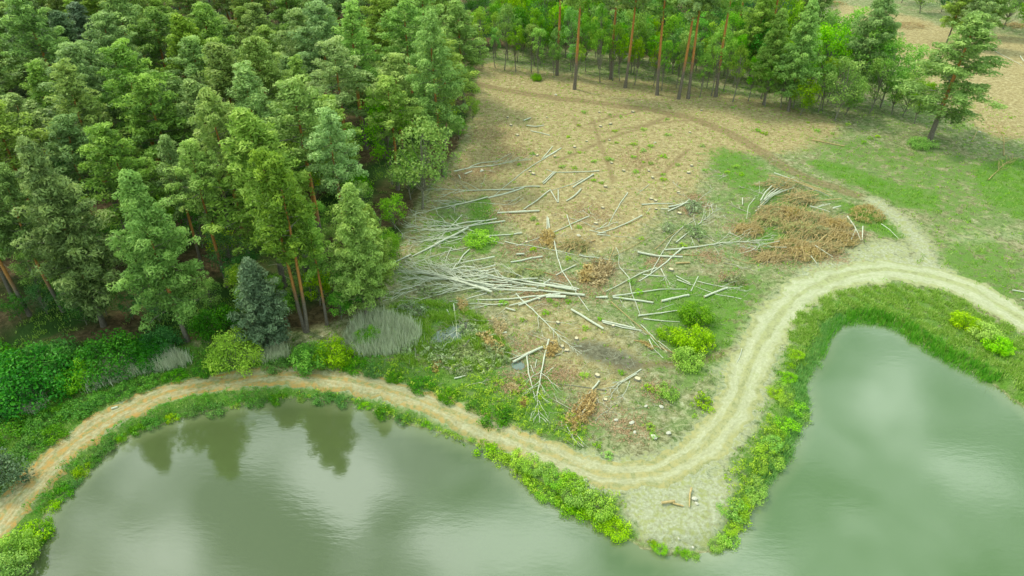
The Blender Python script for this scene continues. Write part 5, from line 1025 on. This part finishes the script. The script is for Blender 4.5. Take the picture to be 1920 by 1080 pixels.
HP = [(1405,433,1.5,1.1,.5,[('rust',1)],'low rusty heap at the clearing corner of the brush pile'),(1450,400,2.0,1.6,.9,[('tangle',.6),('rust',.5)],'grey twiggy heap below the stacked poles'),(1478,402,2.0,1.4,.9,[('rust',1)],'orange-brown heap behind the middle of the brush pile'),(1520,412,2.2,1.4,1.1,[('rust',1),('wilt',.3)],'tall rusty heap at the crest of the brush pile'),
 (1440,415,1.8,1.2,.8,[('wilt',1)],'dark green heap of needles on the clearing side of the pile'),(1500,435,2.4,1.5,1.2,[('wilt',1),('rust',.3)],'greyish green heap in the middle of the brush pile'),(1535,440,1.9,1.3,1.0,[('wilt',1)],'green needle heap near the white pole'),(1565,425,1.8,1.3,1.0,[('rust',1)],'rust-brown heap beside the white pole'),
 (1575,450,1.9,1.5,.9,[('rust',1)],'reddish heap at the road side of the brush pile'),(1485,462,2.2,1.3,.9,[('rust',1)],'brown heap at the front of the brush pile'),(1515,478,2.0,1.4,.8,[('rust',1),('wilt',.2)],'front orange heap nearest the sandy road'),(1545,470,1.8,1.2,.8,[('rust',.8),('wilt',.3)],'heap of rusty twigs under the slender branching stem'),
 (1445,485,1.3,.9,.35,[('rust',1)],'thin scatter of rusty twigs in front of the pile'),(1625,405,1.9,1.8,1.5,[('rust',1.5)],'round orange withered pine top standing apart by the brown track'),(1460,350,2.2,1.4,.9,[('tangle',.8)],'grey brushwood under the stacked pale poles'),(1500,375,2.0,1.3,.9,[('tangle',.6),('rust',.3)],'greyish brush between the stacked poles and orange heaps'),
 (1705,50,3.5,2.2,1.2,[('litter',.6)],'tan brush heap on the upper clearing'),(1078,462,1.4,1.3,.8,[('tangle',.8)],'dead grey brush clump in the middle of the clearing'),(1555,8,4,2,.8,[('litter',.7)],'pale branch heap at the top of the upper clearing'),(1900,50,2.5,1.5,.8,[('litter',.5)],'dry branch heap in front of the bright trees of the upper clearing')]
for k, (px, py, rx, ry, h, ms, lab) in enumerate(HP):
    x, y = at(px, py); place('brush_heap', heap_meshes(300 + k, rx * 1.3, ry * 1.3, h, ms, 64 if k != 13 else 14, 90), x, y, lab, 'brush heap', rot=0, lean=(0, 0))

# ================================================================ ground cover that nobody could count
def scatter(n, x0, x1, y0, y1, test):
    x = rng.uniform(x0, x1, n); y = rng.uniform(y0, y1, n); k = test(x, y); return x[k], y[k]
def lookup(field, x, y):                 # value of a ground mask at scattered spots
    ix = np.clip(np.searchsorted(gx, x), 0, len(gx) - 1); iy = np.clip(np.searchsorted(gy, y), 0, len(gy) - 1); return field.reshape(GX.shape)[iy, ix]
def blades(name, x, y, hgt, wid, m, label, per=5, spread=.18, tint=.45, leanv=.35, tv=.2):
    n = len(x); z = ground_z(x, y) if n < 200000 else None
    xx = np.repeat(x, per) + rng.normal(0, spread, n * per); yy = np.repeat(y, per) + rng.normal(0, spread, n * per); zz_ = np.repeat(z, per) - .03
    hh = hgt * rng.uniform(.6, 1.25, n * per); a = rng.uniform(0, 6.28, n * per); dx, dy = np.cos(a) * wid, np.sin(a) * wid; lx = rng.normal(0, leanv, n * per) * hh; ly = rng.normal(0, leanv, n * per) * hh
    V = np.stack([np.stack([xx - dx, yy - dy, zz_], 1), np.stack([xx + dx, yy + dy, zz_], 1), np.stack([xx + lx, yy + ly, zz_ + hh], 1)], 1).reshape(-1, 3)
    tt = np.clip(np.repeat(tint + rng.normal(0, tv, n), per) + rng.normal(0, .12, n * per), 0, 1)
    me = mesh_np(name, V, np.arange(len(V)).reshape(-1, 3), {'tint': ('FACE', 'FLOAT', tt)}, False, [M[m]]); o = link(name, me, kind='stuff'); o['label'] = label; o['category'] = 'ground cover'; return o
vis = lambda x, y: (np.abs(x) < y * .80 + 14)
onroad = lambda x, y: lookup(m_path, x, y) > .45
x, y = scatter(150000, -100, 110, 38, 150, lambda x, y: vis(x, y) & (lookup(np.clip(m_grass, 0, 1), x, y) + .42 * vnoise(x, y, 3.5, 77) > .55 + .25 * rng.random(len(x))) & ~onroad(x, y) & (lookup(D, x, y) > .15) & (rng.random(len(x)) < np.clip(1.35 - y / 130, .25, 1)))
blades('grass', x, y, .34, .055, 'grass', 'short green grass growing in patches over the clearing and banks', 4, .16)
hb = lambda px, **k: P_(px, **k)
reg_h = [P_(g[0]) for g in (gr[0], gr[1])]
lush = np.maximum(soft(reg_h[0], 1.2), soft(reg_h[1], 1.2)); bankm = ((D > .1) & (D < 3.0)) * (1 - tip) 
x, y = scatter(90000, -100, 110, 38, 130, lambda x, y: vis(x, y) & (((lookup(lush, x, y) > .5) & (vnoise(x, y, 4, 5) > -.35)) | ((lookup(bankm * 1.0, x, y) > .4) & (x < 26))) & ~onroad(x, y))
hp = np.stack([x, y, ground_z(x, y) + rng.uniform(.10, .45, len(x))], 1)[:44000]; lft = hp[:, 0] < -14 + rng.normal(0, 5, len(hp))
for nm, H, mk, lb in (('verge_weeds', hp[lft], 'verge', 'low deep green weeds covering the verges below the forest'), ('leafy_herbs', hp[~lft], 'herb', 'low yellow-green weeds along the road and the pond bank')):
    ac = Acc(); leaves(ac, H, rng.uniform(.15, .34, len(H)), 12, .17, .10, .45 + .25 * vnoise(H[:, 0], H[:, 1], 3, 4), rng, .9, .5, .6)
    o = link(nm, ac.mesh(nm, [M[mk]]), kind='stuff'); o['label'] = lb; o['category'] = 'ground cover'
rp_ = P_([(1533,700),(1545,640),(1560,604),(1582,588),(1625,585),(1690,598),(1722,622),(1772,652),(1842,687),(1892,722),(1960,768),(1960,800),(1880,745),(1830,710),(1760,674),(1705,640),(1680,618),(1620,607),(1585,608),(1562,625),(1548,660),(1535,700)], -.6)
x, y = scatter(60000, 20, 90, 55, 110, lambda x, y: inside(x, y, rp_)); x, y = x[:3900], y[:3900]
blades('reed_bed', x, y, .8, .045, 'reed', 'dark green reeds lining the shore of the green pond', 6, .16, .4, .22)
x, y = scatter(60000, 15, 40, 40, 90, lambda x, y: (lookup(D, x, y) < .9) & (lookup(D, x, y) > -.35)); x, y = x[:4200], y[:4200]
blades('shore_sedge', x, y, .6, .04, 'reed', 'tufts of sedge along the near side of the green pond', 5, .15, .6, .3)
for nm, pg, n, hgt, lab in (('dry_reeds', [(150,720),(190,685),(260,670),(340,665),(360,685),(300,695),(230,712),(170,740)], 1500, 1.4, 'pale dry reeds beside the dark bushes of the verge'), ('dry_reeds', [(20,750),(60,738),(90,755),(50,790)], 500, 1.2, 'small patch of pale dry reeds at the outer verge'),
   ('dry_reeds', [(455,650),(530,645),(545,675),(480,685)], 700, 1.2, 'dry reeds between the round yellow bush and olive bush'), ('dry_reeds', [(640,640),(680,595),(730,590),(780,610),(790,640),(760,660),(690,668),(650,665)], 1300, 1.5, 'pale dry reeds in front of the bushy pines and the ditch')):
    P = P_(pg); lo, hi = P.min(0), P.max(0); x, y = scatter(n * 6, lo[0], hi[0], lo[1], hi[1], lambda x, y: inside(x, y, P)); blades(nm, x[:n], y[:n], hgt, .045, 'dry_reed', lab, 5, .24, .5, .16, .25)
P = P_([(690,600),(760,560),(840,570),(900,590),(930,620),(960,660),(940,690),(860,700),(780,690),(720,660)]); lo, hi = P.min(0), P.max(0); x, y = scatter(20000, lo[0], hi[0], lo[1], hi[1], lambda x, y: inside(x, y, P) & (vnoise(x, y, 3, 12) > -.25)); 
blades('marsh_grass', x[:3600], y[:3600], .5, .035, 'grass', 'grey-green marsh growth tangled around the ditch', 6, .2, .5, .6, .3)
P = P_([(1480,590),(1560,545),(1680,530),(1800,555),(1960,650),(1960,760),(1880,700),(1760,640),(1620,580),(1560,590),(1530,650),(1510,690),(1480,680)]); lo, hi = P.min(0), P.max(0); x, y = scatter(60000, lo[0], hi[0], lo[1], hi[1], lambda x, y: inside(x, y, P) & (vnoise(x, y, 3, 15) > -.05))
blades('bank_grass', x[:6500], y[:6500], .32, .05, 'grass', 'tall yellow-green grass on the bank above the reeds', 5, .2, .6, .4, .25)
x, y = scatter(600, 40, 62, 52, 66, lambda x, y: inside(x, y, P_([(1860,770),(1900,760),(1905,775),(1870,790)], WATER_Z)) | inside(x, y, P_([(1820,715),(1850,720),(1860,745),(1835,735)], WATER_Z)))
if len(x): blades('water_reeds', x[:70], y[:70], 1.0, .035, 'dry_reed', 'sparse pale reeds standing in the shallow water', 4, .15, .5, .3)
x, y = scatter(60000, -40, 100, 50, 190, lambda x, y: vis(x, y) & (lookup(m_forest, x, y) < .5) & (lookup(sandy, x, y) < .4) & ~onroad(x, y) & (lookup(D, x, y) > 4) & (vnoise(x, y, 2.2, 91) > .25))
blades('sparse_tufts', x[:16000], y[:16000], .26, .05, 'herb', 'sparse green tufts sprouting over the cleared soil', 3, .14, .25, .4, .3)
# rusty needles and chips shed over the soil
LP = [(965,465,3),(1010,450,2),(1000,480,2.5),(1035,560,3),(990,550,2),(940,530,2),(1110,540,3.5),(1130,500,3),(1290,395,2),(1300,370,2),(1320,385,1.5),(1230,490,2),(1330,480,2.5),(1370,520,2),(1400,470,2),(985,650,3),(1060,700,2),(1100,770,3),(1020,700,3),(900,630,3),(1180,800,2.5),(960,720,2.5),(1230,730,2),(870,330,3),(910,320,3),(1440,480,3),(1490,480,3),(1560,480,2.5),(1390,430,3),(1600,440,2),(1050,520,2),(960,290,6),(1200,300,6),(930,250,6),(1100,400,5),(950,400,4)]
xs, ys = [], []
for px, py, rr in LP:
    cx, cy = at(px, py); n = int(150 * rr); xs.append(cx + rng.normal(0, rr * .45, n)); ys.append(cy + rng.normal(0, rr * .45, n))
x, y = np.concatenate(xs), np.concatenate(ys); hp = np.stack([x, y, ground_z(x, y) + .03], 1); ac = Acc(); leaves(ac, hp, np.full(len(hp), .12), 6, .2, .05, rng.uniform(.2, .9, len(hp)), rng, .25, 1.0, .5)
o = link('needle_litter', ac.mesh('needle_litter', [M['litter']]), kind='stuff'); o['label'] = 'rusty needles and chips shed over the clearing soil'; o['category'] = 'ground cover'
st = Acc()                                # fine sticks too many to count
for px, py, rr, n in ((1150,600,12,200),(1080,480,12,220),(1300,480,12,200),(1200,380,12,160),(900,480,10,160),(820,520,9,140),(900,560,7,120),(1060,460,7,70),(1130,420,6,70),(1260,400,7,90),(1300,440,8,110),(1450,380,6,90),(1500,430,9,190),(1560,470,5,70),(1200,520,8,70),(1010,560,7,60),(900,640,7,120),(1000,690,6,60),(1090,780,5,60),(1200,650,7,50),(850,400,7,80),(800,460,7,70),(780,640,6,120),(1170,760,7,50),(1340,540,5,50),(1100,340,10,60),(1250,300,14,60),(960,250,9,40)):
    cx, cy = at(px, py); xx = cx + rng.normal(0, rr * .5, n); yy = cy + rng.normal(0, rr * .5, n); zg = ground_z(xx, yy)
    for k in range(n):
        a = rng.uniform(0, 6.28); L = rng.uniform(.4, 1.9); e = (xx[k] + L * math.cos(a), yy[k] + L * math.sin(a), zg[k] + rng.uniform(.05, .25)); limb((xx[k], yy[k], zg[k] + .03), e, .018, .009, st, rng, 4, .12, 0, 3)
o = link('fine_sticks', st.mesh('fine_sticks', [M['bark_twig']], True), kind='stuff'); o['label'] = 'fine broken twigs strewn everywhere over the clearing'; o['category'] = 'ground cover'
